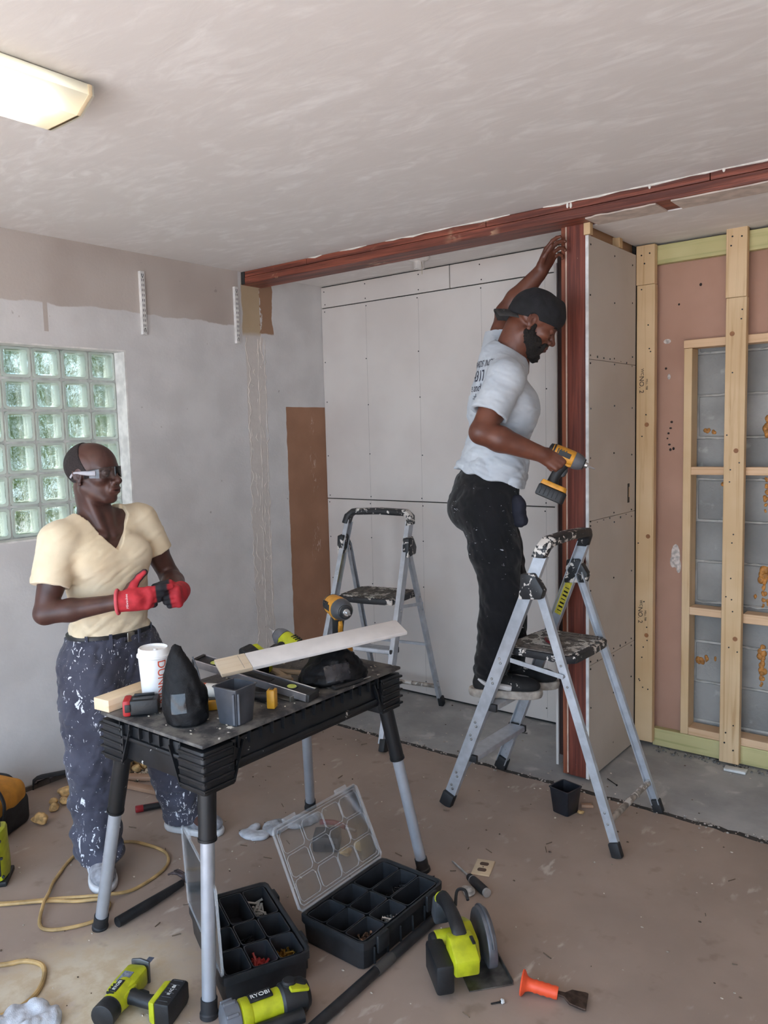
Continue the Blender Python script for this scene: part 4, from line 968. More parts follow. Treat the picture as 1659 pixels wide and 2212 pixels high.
# ================================================================== person on the ladder
def person_b():
    T = thing('person', 'bearded person in pale printed shirt and backward black cap standing on the ladder', 'person', (-1.70, 2.99, .487)); o = np.array(T.location)
    SK = m_skin('skin_brown', srgb(94, 54, 41), srgb(114, 68, 51), srgb(96, 50, 46))
    fw = unit(np.array([.47, .88, 0])); lf = np.array([-fw[1], fw[0], 0]); RT = np.stack([fw, lf, (0, 0, 1)])
    pel = np.array([-1.785, 2.965, 1.345]); ch = np.array([-1.722, 3.0, 1.70]); nb = np.array([-1.690, 3.025, 1.895])
    shR = np.array([-1.622, 2.855, 1.825]); elR = np.array([-1.672, 2.745, 1.615]); wrR = np.array([-1.480, 2.882, 1.522])
    shL = np.array([-1.805, 3.12, 1.94]); elL = np.array([-1.848, 3.262, 2.15]); wrL = np.array([-1.690, 3.305, 2.322])
    hR = np.array([-1.735, 2.895, 1.30]); hL = np.array([-1.83, 3.04, 1.30]); kR = np.array([-1.690, 2.925, .93]); kL = np.array([-1.735, 3.065, .93]); aR = np.array([-1.735, 2.90, .575]); aL = np.array([-1.735, 3.06, .575])
    rr_ = (.87, .5); H = Fr((-1.605, 3.062, 2.058), (.84, .54), math.radians(31), 0, .99)
    F = SDF((-1.98, 2.66, .50), (-1.36, 3.47, 2.49), .0036)
    F.el(pel, (.10, .14, .12), RT, .03); F.el((pel+ch)/2, (.095, .13, .18), RT, .04); F.el(ch, (.105, .15, .15), RT, .04)
    F.rc(shR*.8+nb*.2, shL*.8+nb*.2, .055, .055, .03)
    for q in (shR, shL): F.rc(q, nb, .045, .055, .03)
    F.rc(H.p(-.035, 0, -.045), nb+(-.01, -.005, -.02), .060, .070, .02); F.rc(H.p(-.07, 0, .0), nb+(-.045, -.03, 0), .03, .045, .03)
    for y in (-.05, .05): F.rc(H.p(-.02, y, -.06), nb+fw*.06+lf*y*.3+(0, 0, -.03), .018, .016, .02)
    for s_, e_, w_ in ((shR, elR, wrR), (shL, elL, wrL)):
        m = (s_+e_)/2; chain(F, [s_, m, e_], [.056, .052, .045]); chain(F, [e_, e_*.68+w_*.32, w_], [.047, .051, .031])
    F.el((shR+elR)/2+fw*.012, (.045, .045, .075), None, .02); F.el((shL+elL)/2, (.045, .045, .08), None, .02)
    # raised left hand, fingertips on the post edge; right hand round the driver grip
    hand(F, wrL, (.42, .22, .88), (-.75, .42, .38), -1, [(22, 28, 20), (34, 34, 24), (46, 40, 26), (56, 46, 30)], [(.75, .5, -.55), (.85, .2, -.45), (.9, .1, -.3)], 1.0)
    gx = unit(np.array([.80, .42, -.44])); gz = unit(np.array([.25, -.85, .42]))
    hand(F, wrR, gx, gz, 1, [(12, 25, 20), (70, 80, 40), (76, 84, 44), (80, 88, 48)], [(.55, .45, -.75), (.7, -.05, -.7), (.5, -.35, -.75)], 1.0)
    chain(F, [hR, kR, aR], [.095, .06, .042], .03); chain(F, [hL, kL, aL], [.095, .06, .042], .03)
    for a in (aR, aL): F.rc(a+(0, 0, -.03), a+(.12, .06, -.045), .036, .028, .02)
    head(F, H)
    me = F.mesh('body')
    def tone(P):
        q = H.loc(P); return .7*((q[:, 0] > .088) & (np.abs(q[:, 1]) < .026) & (q[:, 2] < -.056) & (q[:, 2] > -.082))
    vcol(me, tone); me.transform(Matrix.Translation(-T.location)); body = mobj('body', me, SK, T)
    s = H.sc; R = H.R
    for y in (-1, 1):
        c = H.p(.0805, y*.0325, -.001); MB().ball(tuple(c-o), .0122*s, u=14, v=10).build('eye', mat('eye_dark', srgb(70, 50, 44), .15), T)
        br = MB().tube([tuple(H.p(.094, y*.018, .020)-o), tuple(H.p(.093, y*.034, .025)-o), tuple(H.p(.082, y*.050, .019)-o)], [.003, .0038, .002], 8); br.build('eyebrow', mat('brow_black', (.012, .009, .008), .9), T)
    # beard: jaw shell with curls
    F = SDF(H.o-.17, H.o+.17, .003)
    for y in (-1, 1):
        F.rc(H.p(.004, y*.063, -.012), H.p(.002, y*.060, -.05), .013*s, .018*s, .012); F.rc(H.p(.002, y*.056, -.05), H.p(.056, y*.030, -.103), .022*s, .024*s, .012)
        F.rc(H.p(.086, y*.033, -.058), H.p(.078, y*.030, -.09), .008*s, .010*s, .01)
    for y in (-1, 1): F.el(H.p(.030, y*.051, -.066), np.array((.040, .013, .030))*s, R, .012)
    F.el(H.p(.058, 0, -.112), np.array((.036, .036, .026))*s, R, .012); F.el(H.p(.092, 0, -.053), np.array((.012, .030, .0055))*s, R, .004)
    F.el(H.p(.10, 0, -.068), np.array((.030, .027, .017))*s, R, .003, True)
    F.folds(.004, 320, 4, .02); F.folds(.005, 150, 5, .02)
    F.build('beard', mat('beard_black', (.016, .012, .010), .95, var=.5, vs=300, bump=.8, bs=500), T)
    # cap worn backward
    F = SDF(H.o-.20, H.o+.20, .0034); F.el(H.p(-.008, 0, .040), np.array((.116, .088, .106))*s, R, 0); F.el(H.p(-.045, 0, .03), np.array((.072, .084, .09))*s, R, .02)
    F.rc(H.p(.085, 0, .075), H.p(.06, 0, .115), .02*s, .02*s, .03)
    F.el(H.p(-.008, 0, .040), np.array((.109, .082, .099))*s, R, 0, True); F.plane(H.p(0, 0, .010), -R[2]+.17*R[0]); F.folds(.003, 60, 2)
    for y in (-1, 1): F.el(H.p(-.010, y*.092, -.012), np.array((.028, .03, .042))*s, R, .004, True)
    cap = F.build('cap', mat('cap_black', srgb(26, 26, 30), .85, var=.25, vs=30, bump=.25, bs=400), T)
    rows = []
    for i in range(8):
        t = i/7; row = []
        for j in range(11):
            v = j/10*2-1; x = -.095-t*.080*(1-.45*v*v)+.03*v*v*(1-t); z = .012-.022*t-.026*v*v*(1-.2*t)-.014*t*t; row.append(H.p(x, v*.076*(1-.1*t), z)-o)
        rows.append(row)
    mb = MB(); vs = [tuple(p) for r in rows for p in r]+[tuple(p-R[2]*.004) for r in rows for p in r]; n = 88; fs = []
    for i in range(7):
        for j in range(10):
            a = i*11+j; fs += [(a, a+1, a+12, a+11), (n+a, n+a+11, n+a+12, n+a+1)]
    for i in range(7): fs += [(i*11, i*11+11, n+i*11+11, n+i*11), (i*11+10, n+i*11+10, n+i*11+21, i*11+21)]
    for j in range(10): fs += [(77+j, 78+j, n+78+j, n+77+j), (j, n+j, n+j+1, j+1)]
    mb._add(vs, fs); bm_ = mb.build('brim', mat('cap_brim', srgb(52, 50, 50), .8, var=.3, vs=40, splat=(50, .93, srgb(190, 188, 184))), cap, smooth=60)
    # shirt
    F = SDF((-2.0, 2.68, 1.30), (-1.42, 3.32, 2.06), .0042)
    F.el(pel+(0, 0, .05), (.130, .165, .12), RT, .03); F.el(pel*.62+ch*.38+fw*.012, (.130, .165, .17), RT, .05); F.el(ch, (.132, .178, .165), RT, .05); F.el(ch+fw*.045+(0, 0, .02), (.10, .13, .10), RT, .04)
    F.rc(shR*.85+nb*.15, shL*.85+nb*.15, .060, .064, .04)
    for q in (shR, shL): F.rc(q, nb+(0, 0, -.01), .058, .064, .03)
    F.rc((-1.732, 2.980, 1.80), (-1.722, 2.994, 1.912), .098, .090, .04); F.rc((-1.722, 2.994, 1.90), shR+(0, 0, .01), .08, .058, .03)
    sR = shR+(elR-shR)*.66; sL = shL+(elL-shL)*.50; dR = unit(elR-shR); dL = unit(elL-shL); G = F.like(); G2 = F.like()
    G.rc(shR, sR+dR*.03, .071, .076, 0); G.plane(sR, dR); G2.rc(shL, sL+dL*.03, .080, .076, 0); G2.plane(sL, dL)
    G.rc(sR+dR*.004, sR-dR*.05, .066, .056, 0, True); k = .03
    for q in (G, G2): h = np.clip(.5+.5*(q.d-F.d)/k, 0, 1); F.d = q.d+(F.d-q.d)*h-k*h*(1-h)
    F.folds(.014, 38, 11, .035, lambda P: .25+.75*np.clip((1.68-P[:, 2])/.22, 0, 1), (1, 1, 1.7)); F.folds(.0065, 85, 12, .03, lambda P: .5+.5*np.clip((1.75-P[:, 2])/.2, 0, 1), (1, 1, 1.4))
    hol = unit(nb-H.p(-.03, 0, -.04)); c0 = nb+(0, 0, .035)
    F.all(lambda d, X, Y, Z: np.maximum(d, -np.maximum(np.sqrt((X+1.660)**2+(Y-3.022)**2)-.086, 1.938-.60*((X+1.660)*.84+(Y-3.022)*.54)-Z)))
    # sloping hem (rides up at the back, lower in front) and open underside
    F.all(lambda d, X, Y, Z: np.maximum(d, (1.425-.30*((X-pel[0])*.87+(Y-pel[1])*.5)+.006*np.sin(X*60))-Z))
    SH = m_cloth('pale_blue_cotton', srgb(176, 182, 190), srgb(192, 197, 203), .2, 520, [(70, .90, 5, (1, 1, 1))])
    me = F.mesh('shirt'); me.transform(Matrix.Translation(-T.location)); sh_ = mobj('shirt', me, SH, T)
    pr = {'_bvh': BVHTree.FromPolygons([v.co for v in me.vertices], [p.vertices for p in me.polygons]), '_o': sh_}
    NV = mat('navy_print', srgb(34, 34, 52), .8)
    bk = Vector((-.42, -.90, .08)); M0 = lambda z: frame((-1.768-o[0], 2.895-o[1], ch[2]+z-o[2]), z=tuple(bk), y=(0, 0, 1)) @ Matrix.Diagonal((1, 1.3, 1, 1))
    for body_, sz, z, sx in (("DWARDS' INC'", .030, .195, 0), ('4317', .050, .145, 0), ('e and a', .036, .098, 0), ('-the', .034, .058, 0)): wrap(body_, sz, M0(z), NV, 'back_print', pr, .16, .0012)['kind'] = 'stuff'
    # trousers
    F = SDF((-1.98, 2.72, .52), (-1.45, 3.25, 1.47), .0045)
    F.el(pel+(0, 0, .02), (.128, .160, .13), RT, .03); F.el(pel-fw*.045+(0, 0, -.055), (.115, .160, .11), RT, .04)
    chain(F, [hR, (hR+kR)/2, kR, aR+(0, 0, .03)], [.112, .100, .082, .068], .03); chain(F, [hL, (hL+kL)/2, kL, aL+(0, 0, .03)], [.112, .100, .082, .068], .03)
    F.folds(.011, 40, 15, .035, lambda P: .45+.55*np.clip((.95-P[:, 2])/.3, 0, 1), (1, 1, 1.7)); F.folds(.006, 90, 16)
    F.plane((0, 0, 1.455), (0, 0, 1)); F.plane((0, 0, .572), (0, 0, -1))
    tr = F.build('trousers', m_cloth('black_sweat_cloth', srgb(17, 17, 19), srgb(24, 24, 27), .2, 420, [(42, .845, 3, (1, 1, 2.2))]), T)
    F = SDF((-1.72, 2.80, 1.16), (-1.50, 3.06, 1.40), .004)     # bunched pocket lining at the hip
    F.el((-1.612, 2.925, 1.30), (.03, .045, .055), RT, .01); F.el((-1.60, 2.92, 1.25), (.022, .04, .03), RT, .01); F.folds(.010, 60, 3); F.build('pocket', mat('navy_lining', srgb(24, 26, 40), .85), T).parent = tr
    # skate shoes
    SU = mat('black_suede', srgb(24, 23, 24), .8, var=.3, vs=30, splat=(34, .95, srgb(186, 180, 172))); SO = mat('worn_sole', srgb(168, 158, 148), .75, var=.2, vs=30); STR = mat('shoe_stripe', srgb(196, 192, 190), .6)
    for a, f in ((aR, (.90, .44)), (aL, (.92, .40))):
        f = unit(np.array([f[0], f[1], 0])); Rq = np.stack([f, (-f[1], f[0], 0), (0, 0, 1)]); q = np.array([a[0], a[1], .487])
        F = SDF(q-(.2, .2, .01), q+(.30, .30, .18), .004)
        F.rc(q-f*.035+(0, 0, .055), q+f*.08+(0, 0, .055), .043, .040, .01); F.el(q+f*.135+(0, 0, .050), (.075, .048, .036), Rq, .03); F.rc(q-f*.025+(0, 0, .105), q+f*.03+(0, 0, .095), .044, .042, .02)
        F.plane((0, 0, .487+.026), (0, 0, -1)); F.plane(q+(0, 0, .135), (-.3*f[0], -.3*f[1], 1)); h_ = F.build('shoe', SU, T)
        F = SDF(q-(.2, .2, .01), q+(.30, .30, .07), .004); F.el(q-f*.03+(0, 0, .02), (.066, .047, .05), Rq, .02); F.el(q+f*.06+(0, 0, .02), (.10, .045, .05), Rq, .02); F.el(q+f*.14+(0, 0, .02), (.080, .052, .05), Rq, .03)
        F.plane((0, 0, .488), (0, 0, -1)); F.plane((0, 0, .487+.036), (0, 0, 1)); F.build('sole', SO, T).parent = h_
        mb = MB()
        for k in range(5):
            c = q+f*(.05+.02*k)+np.array([0, 0, .108-.009*k])-o; mb.tube([tuple(c-Rq[1]*.026), tuple(c+(0, 0, .006)), tuple(c+Rq[1]*.026)], .003, 6)
        mb.build('laces', mat('black_lace', (.02, .02, .02), .8), h_, kind='stuff')
        for sg in (-1, 1):
            pts = [q-f*.05+Rq[1]*sg*.044+(0, 0, .085), q-f*.01+Rq[1]*sg*.047+(0, 0, .062), q+f*.05+Rq[1]*sg*.047+(0, 0, .055), q+f*.09+Rq[1]*sg*.045+(0, 0, .048)]
            MB().tube(wob([tuple(p-o) for p in pts], 4), [.004, .006, .008, .009, .010, .011, .012, .013, .013, .013, .013, .012, .010], 8, flat=1).build('side_stripe', STR, h_)
person_b()
# ================================================================== step ladders
ALU = mat('ladder_aluminium', srgb(186, 190, 197), .36, .45, var=.08, vs=26, splat=(34, .985, srgb(222, 220, 216)))
BLKPAINT = mat('black_plastic_painted', (.018, .018, .020), .5, splat=(30, .80, srgb(214, 206, 198)), bump=.2)
BLKRUB = mat('black_rubber', (.016, .016, .018), .6, splat=(40, .97, srgb(190, 186, 180)))
def ladder(loc, rz, label, seed, dirty):
    T = thing('step_ladder', label, 'step ladder', loc, rz, 'aluminium step ladders')
    W0, W1, H, XT = .235, .203, 1.13, .45
    fr = lambda z, s: Vector((XT*z/H, s*(W0+(W1-W0)*z/H), z))
    rear = lambda z, s: Vector((.775-(.775-.425)*z/1.02, s*(W0-.012+(W1-W0)*z/H), z))
    def chan(a, b, w, h, s, up):
        mb = MB(); d = (b-a).normalized(); side = Vector((0, 1, 0)); n = d.cross(side).normalized()
        mb.bar(a, b, .0035, h, up=n)
        for q in (-1, 1): mb.bar(a-side*s*w/2+n*q*(h/2-.0018), b-side*s*w/2+n*q*(h/2-.0018), w, .0035, up=n)
        return mb
    for s in (-1, 1):
        r = chan(fr(.035, s), fr(H, s), .024, .050, s, None).build('front_rail', ALU, T, smooth=0)
        q = chan(rear(.035, s), rear(1.0, s), .018, .034, s, None).build('rear_rail', ALU, T, smooth=0)
        MB().bar(fr(0, s), fr(.06, s), .034, .058, up=(1, 0, 0)).build('foot', BLKRUB, T, bevel=.006)
        MB().bar(rear(0, s), rear(.055, s), .030, .042, up=(1, 0, 0)).build('foot', BLKRUB, T, bevel=.006)
        m = fr(1.005, s); MB().prism([(-.055, -.05), (.045, -.055), (.062, -.02), (.03, .05), (-.028, .052)], .038, frame(m+Vector((.006, .019, 0)), x=(1, 0, .15), z=(0, -1, 0))).build('hinge_bracket', BLKPAINT, T, bevel=.006)
        mb = MB()
        for z in (.10, .16, .34, .40, .60, .69): p = fr(z, s); mb.ball((p.x-.008, p.y+s*.003, p.z), .006, u=8, v=5); p2 = fr(z-.018, s); mb.ball((p2.x+.004, p2.y+s*.003, p2.z), .006, u=8, v=5)
        for z in (.12, .16, .62, .66, .70): p = rear(z, s); mb.ball((p.x, p.y+s*.003, p.z), .005, u=8, v=5)
        mb.build('rivets', mat('rivet_steel', (.42, .42, .42), .35, .9), T, kind='stuff')
        # strut from platform edge to rear rail
        MB().bar(fr(.66, s)+Vector((.05, -s*.006, .03)), rear(.66, s)+Vector((0, s*.012, 0)), .004, .018, up=(0, 0, 1)).build('platform_strut', ALU, T, smooth=0)
    # grab handle with chamfered shoulders
    t = fr(H, 1); pts = [(XT-.01, -W1, H-.012), (XT+.008, -W1+.008, H+.03), (XT+.018, -W1+.035, H+.052), (XT+.02, 0, H+.058), (XT+.018, W1-.035, H+.052), (XT+.008, W1-.008, H+.03), (XT-.01, W1, H-.012)]
    rings = []
    for i, p in enumerate(pts):
        p = Vector(p); a = Vector(pts[max(i-1, 0)]); b = Vector(pts[min(i+1, 6)]); d = (b-a).normalized(); u = d.cross(Vector((1, 0, 0))).normalized(); f = Vector((1, 0, 0))
        rings.append([tuple(p+f*x+u*y) for x, y in ((-.026, -.018), (.026, -.018), (.032, 0), (.026, .018), (-.026, .018), (-.032, 0))])
    MB().loft(rings).build('grab_handle', BLKPAINT, T, bevel=.005)
    # platform: tray with ribs
    c = MB().prism([(.262, -.17), (.54, -.185), (.575, -.15), (.58, 0), (.575, .15), (.54, .185), (.262, .17), (.25, 0)], .032, Matrix.Translation((0, 0, .70))).build('platform', BLKPAINT, T, bevel=.006)
    top = mat('platform_grime', srgb(112, 104, 98), .8, var=.35, vs=30, splat=(18, .78, srgb(196, 190, 182)))
    mb = MB()
    for i in range(19): y = -.162+i*.018; mb.box((.412, y, .7335), (.285-.06*abs(y/.17)**3, .0115, .005))
    mb.build('tread_ribs', top, c, smooth=0, kind='stuff')
    for z in (.235, .474):
        x = XT*z/H; y = W0+(W1-W0)*z/H-.006
        st = MB().prism([(-.036, -.012), (.045, -.012), (.045, .010), (.036, .0125), (-.03, .0125), (-.036, .008)], 2*y-.03, frame((x+.012, y-.015, z), x=(1, 0, 0), z=(0, -1, 0))).build('step', ALU, T, bevel=.002, seg=1)
        for s in (-1, 1): MB().box((x+.014, s*(y-.008), z-.002), (.088, .016, .032)).build('end_cap', BLKRUB, st, bevel=.004)
        for s in (-1, 1): MB().bar((x+.02, s*(y-.05), z-.012), (x-.012, s*(y-.004), z-.075), .016, .003, up=(1, 0, 0)).build('step_brace', ALU, st, smooth=0)
    a, b = rear(.125, -1), rear(.125, 1); MB().cyl(a, b, .0125, n=14).build('rear_crossbar', mat('crossbar_painted', srgb(168, 158, 148), .5, .4, var=.3, vs=30, splat=(22, .80, srgb(220, 216, 210))), T)
    MB().bar(rear(.40, -1), rear(.40, 1), .014, .014).build('rear_crossbar', ALU, T, smooth=0) if dirty else None
    p0, p1 = fr(.80, 1), fr(.95, 1); d = (p1-p0).normalized(); n = Vector((0, -1, 0))
    lb = MB().bar(p0+n*.003, p1+n*.003, .001, .034, up=d.cross(n)).build('warning_sticker', mat('sticker_yellow', srgb(206, 190, 60), .5, var=.15, vs=60), T, smooth=0)
    mb = MB()
    for i in range(7): q = p0.lerp(p1, .12+i*.115)+n*.0038; mb.bar(q-d.cross(n).normalized()*.010, q+d.cross(n).normalized()*.010, .0006, .008 if i % 3 else .004, up=d)
    mb.build('sticker_marks', BLACKDOT, lb, smooth=0, kind='stuff')
    return T
ladder((-1.897, 3.013, 0), 0, 'aluminium step ladder with red-handled pliers on its platform, beside the red post', 1, False)
ladder((-2.712, 3.034, 0), math.radians(100.4), 'aluminium step ladder standing empty in front of the white drywall alcove', 2, True)
def pliers():
    T = thing('pliers', 'small pliers with red handles lying on the ladder platform', 'pliers', (-1.452, 2.935, .737), 2.2+PI)
    rd = mat('pliers_red', srgb(120, 28, 34), .5); st = mat('tool_steel_dark', (.10, .10, .11), .35, .9)
    for s in (-1, 1): MB().tube(wob([(-.10, s*.020, .007), (-.06, s*.022, .007), (-.02, s*.010, .007), (0, s*.002, .007)], 4), [.0055]*5+[.006]*4+[.004]*4, 8).build('handle', rd, T)
    for s in (-1, 1): MB().prism([(-.008, 0), (-.004, s*.011), (.02, s*.009), (.055, s*.003), (.055, 0)], .008, Matrix.Translation((0, 0, .003))).build('jaw', st, T, bevel=.001)
    MB().cyl((0, 0, .002), (0, 0, .013), .007).build('pivot', st, T)
pliers()
# ================================================================== power tool builders
DKP = mat('tool_black', (.012, .0125, .014), .5, var=.25, bump=.15, bs=200)
STEEL = mat('tool_steel', (.55, .55, .56), .3, .95, var=.15, vs=30)
YLW = mat('driver_yellow', srgb(206, 142, 44), .45, var=.12, vs=40)
LIME = mat('tool_lime', srgb(176, 180, 28), .42, var=.12, vs=30, splat=(26, .99, srgb(120, 116, 80)))
GREYP = mat('tool_grey', srgb(92, 92, 96), .45, var=.2)
WHT = mat('print_white', srgb(216, 216, 212), .6)
def impact(name, label, mtx, main, nose=GREYP, marks=None, cat='power drill'):
    """pistol driver: x forward, z up from battery foot"""
    T = thing(name, label, cat); T.matrix_world = mtx
    bt = MB().prism([(-.060, -.036), (.045, -.036), (.058, -.024), (.058, .024), (.045, .036), (-.060, .036)], .046, Matrix.Translation((.0, 0, 0))).build('battery', DKP, T, bevel=.006)
    mb = MB()
    for i in range(6): mb.box((-.045+i*.017, 0, .023), (.004, .0745, .030))
    mb.build('battery_ribs', DKP, bt, bevel=.001, seg=1, kind='stuff')
    MB().prism([(-.058, -.033), (.04, -.033), (.052, -.02), (.052, .02), (.04, .033), (-.058, .033)], .020, Matrix.Translation((0, 0, .047)), .92).build('foot', main, T, bevel=.004)
    def ring(x, z, a, b, t): return [(x+a*math.cos(q)*math.cos(t), b*math.sin(q), z+a*math.cos(q)*math.sin(t)) for q in np.linspace(0, 2*PI, 14, endpoint=False)]
    gr = MB().loft([ring(-.012, .066, .024, .020, .1), ring(-.014, .085, .021, .0175, .12), ring(-.012, .11, .021, .0175, .12), ring(-.006, .135, .023, .019, .12), ring(-.002, .158, .027, .021, .05)]).build('grip', DKP, T, smooth=60)
    MB().prism([(.006, .100), (.020, .106), (.024, .130), (.016, .146), (.006, .146)], .013, frame((0, .0065, 0), x=(1, 0, 0), z=(0, -1, 0))).build('trigger', main if nose is not GREYP else DKP, T, bevel=.003)
    X = lambda p: frame((p, 0, .182), z=(1, 0, 0))
    hd = MB().lathe([(.024, -.072), (.031, -.066), (.033, -.05), (.0345, -.02), (.0345, .018), (.033, .026)], X(0), 20).build('motor_housing', main, T, bevel=.001, seg=1)
    mb = MB().lathe([(.016, -.082), (.028, -.078), (.0305, -.066), (.0335, -.056)], X(0), 20); mb.build('rear_cap', DKP, T)
    mb = MB()
    for s in (-1, 1):
        for k in range(4): mb.box((-.045+k*.011, s*.0325, .190), (.004, .006, .022))
    mb.build('vents', DKP, hd, smooth=0, kind='stuff')
    MB().prism([(-.035, .150), (.02, .146), (.034, .158), (.034, .175), (-.05, .175)], .042, frame((0, .021, 0), x=(1, 0, 0), z=(0, -1, 0))).build('housing_neck', main, T, bevel=.006)
    MB().lathe([(.0345, .026), (.0335, .04), (.030, .055), (.024, .066), (.018, .068)], X(0), 20).build('gear_case', nose, T)
    MB().lathe([(.0215, .060), (.0225, .066), (.0225, .070), (.019, .072)], X(0), 18).build('bumper_ring', DKP, T)
    MB().lathe([(.012, .066), (.012, .082), (.010, .085)], X(0), 14).build('collet', STEEL, T)
    b = MB().lathe([(.0042, .08), (.0042, .098), (.0036, .10), (.0036, .110), (.002, .116)], X(0), 8); b.build('driver_bit', STEEL, T)
    MB().box((-.015, -.0345, .186), (.05, .0025, .020)).build('name_plate', DKP, T, bevel=.001, seg=1)
    if marks:
        text(marks, .014, frame((-.015, -.0362, .186), x=(1, 0, 0), z=(0, -1, 0)), WHT, T)
        text(marks, .014, frame((-.0, -.0365, .022), x=(1, 0, 0), z=(0, -1, 0)), WHT, bt)
    return T
def MX(o, x, z): return frame(Vector(o), x=x, z=z)
# driver in the hand of the person on the ladder: grip centre in the fist, bit towards the post
def held():
    gx = Vector((.72, .34, -.36)).normalized(); up = Vector((.30, .25, .88))
    m = frame((0, 0, 0), x=gx, z=up); g = Vector((-1.425, 2.94, 1.460)); m.translation = g-(m.to_3x3() @ Vector((-.006, 0, .128)))
    impact('impact_driver', 'yellow and black cordless driver held at the post by the person on the ladder', m, YLW)
held()
# ================================================================== folding work table and what lies on it
TZ = .79; TX, TY = -1.945, 1.775; HX, HY = .245, .447
def worktable():
    T = thing('folding_worktable', 'black plastic folding work table with silver legs and dusty top', 'work table', (TX, TY, 0))
    P = mat('table_plastic', srgb(17, 19, 23), .42, var=.3, vs=14, splat=(42, .985, srgb(190, 186, 180)), bump=.1)
    g = NG('table_top_grime'); n = g.noise(9, 5, rough=.65); n2 = g.noise(30, 4)
    c = g.mix(g.ramp(n, .38, .62), srgb(40, 40, 44), srgb(104, 100, 95)); c = g.mix(g.ramp(g.math('ADD', n2, g.math('MULTIPLY', n, .5)), .93, .97), c, srgb(206, 200, 190)); g.bump(n2, .3, .003); g.done(c, .7)
    MB().box((0, 0, TZ-.006), (2*HX, 2*HY, .012)).build('top', g.m, T, bevel=.005)
    MB().box((0, 0, TZ-.030), (2*HX-.05, 2*HY-.05, .036)).build('under_tray', P, T, smooth=0)
    # long and short aprons set back under the edge
    for s in (-1, 1):
        MB().prism([(-HY+.06, -.115), (HY-.06, -.115), (HY-.10, -.022), (-HY+.10, -.022)], .02, frame((s*(HX-.022)+.01, 0, TZ), y=(0, 0, 1), z=(-1, 0, 0))).build('apron', P, T, bevel=.004)
        MB().box((s*(HX-.016), 0, TZ-.092), (.024, 2*HY-.24, .018)).build('apron_lip', P, T, bevel=.004)
        MB().box((0, s*(HY-.022), TZ-.075), (2*HX-.10, .02, .108)).build('apron', P, T, bevel=.004)
        MB().box((0, s*(HY-.014), TZ-.060), (2*HX-.16, .022, .014)).build('apron_lip', P, T, bevel=.004)
    rib = None
    for s in (-1, 1):
        n = 15
        for i in range(n):
            y = -HY+.13+i*(2*HY-.26)/(n-1)
            if rib is None: rib = MB().box((0, 0, 0), (.023, .004, .036)).build('rib', P, T, smooth=0); o = rib
            else: o = rib.copy(); C.objects.link(o)
            o.location = (s*(HX-.0125), y, TZ-.030)
        for i in range(7):
            x = -HX+.10+i*(2*HX-.20)/6; o = rib.copy(); C.objects.link(o); o.location = (x, s*(HY-.0125), TZ-.030); o.rotation_euler = (0, 0, PI/2)
    for sx in (-1, 1):
        for sy in (-1, 1):
            cb = MB().prism([(-.055, -.055), (.048, -.055), (.055, -.048), (.055, .055), (-.055, .055)] if sx*sy < 0 else [(-.055, -.055), (.055, -.055), (.055, .048), (.048, .055), (-.055, .055)], .125, Matrix.Translation((sx*(HX-.056), sy*(HY-.056), TZ-.147)) @ Matrix.Diagonal((sx if sx*sy < 0 else sx, 1 if sx*sy < 0 else sy, 1, 1)), 1.0)
            cb = cb.build('corner_block', P, T, bevel=.005)
            for k in range(5): MB().box((sx*(HX-.052), sy*(HY-.052), TZ-.132+k*.024), (.112, .112, .008)).build('louver', P, cb, bevel=.002, seg=1)
            for k in range(2):    # slanted gussets running down to the block
                MB().bar((sx*(HX-.008), sy*(HY-.150+.035*k), TZ-.03), (sx*(HX-.008), sy*(HY-.108+.012*k), TZ-.140), .016, .005, up=(0, 1, 0)).build('gusset', P, cb, smooth=0)
            MB().bar((sx*(HX-.150), sy*(HY-.006), TZ-.03), (sx*(HX-.105), sy*(HY-.006), TZ-.140), .016, .005, up=(1, 0, 0)).build('gusset', P, cb, smooth=0)
    TUBE = mat('leg_tube_silver', srgb(176, 180, 188), .33, .45, var=.05); SL = mat('leg_sleeve', srgb(14, 16, 20), .45, splat=(60, 1.0, srgb(190, 188, 184)))
    feet = {(1, -1): (-1.722, 1.323), (-1, -1): (-2.343, 1.372), (1, 1): (-1.668, 2.288), (-1, 1): (-2.358, 2.408)}
    for (sx, sy), (fx, fy) in feet.items():
        a = Vector((sx*(HX-.045), sy*(HY-.045), TZ-.13)); b = Vector((fx-TX, fy-TY, 0)); f = .32
        if (sx, sy) == (1, -1): f = .24
        m = a.lerp(b, f); lg = MB().cyl(m, b+Vector((0, 0, .0)), .0200, n=20).build('leg', TUBE, T)
        MB().cyl(a, m, .0265, .0255, n=20).build('leg_sleeve', SL, lg, bevel=.002, seg=1); MB().cyl(m-(b-a).normalized()*.004, m+(b-a).normalized()*.004, .0272, n=20).build('collar', SL, lg)
        e = b+(a-b).normalized()*.05; MB().lathe([(.0265, 0), (.0265, .012), (.0235, .016), (.0235, .052)], frame(b, z=(a-b).normalized()), 20).build('foot', BLKRUB, lg)
worktable()
def offcut():
    T = thing('lumber_offcut', 'short pale pine offcut lying at the table corner behind the coffee cup', 'wood', (-2.196, 1.452, TZ+.001), .10)
    MB().box((0, 0, .019), (.070, .245, .038)).build('timber', m_pine('offcut_pine', 'y', srgb(214, 188, 152), srgb(226, 204, 172), srgb(190, 152, 108)), T, bevel=.002)
offcut()
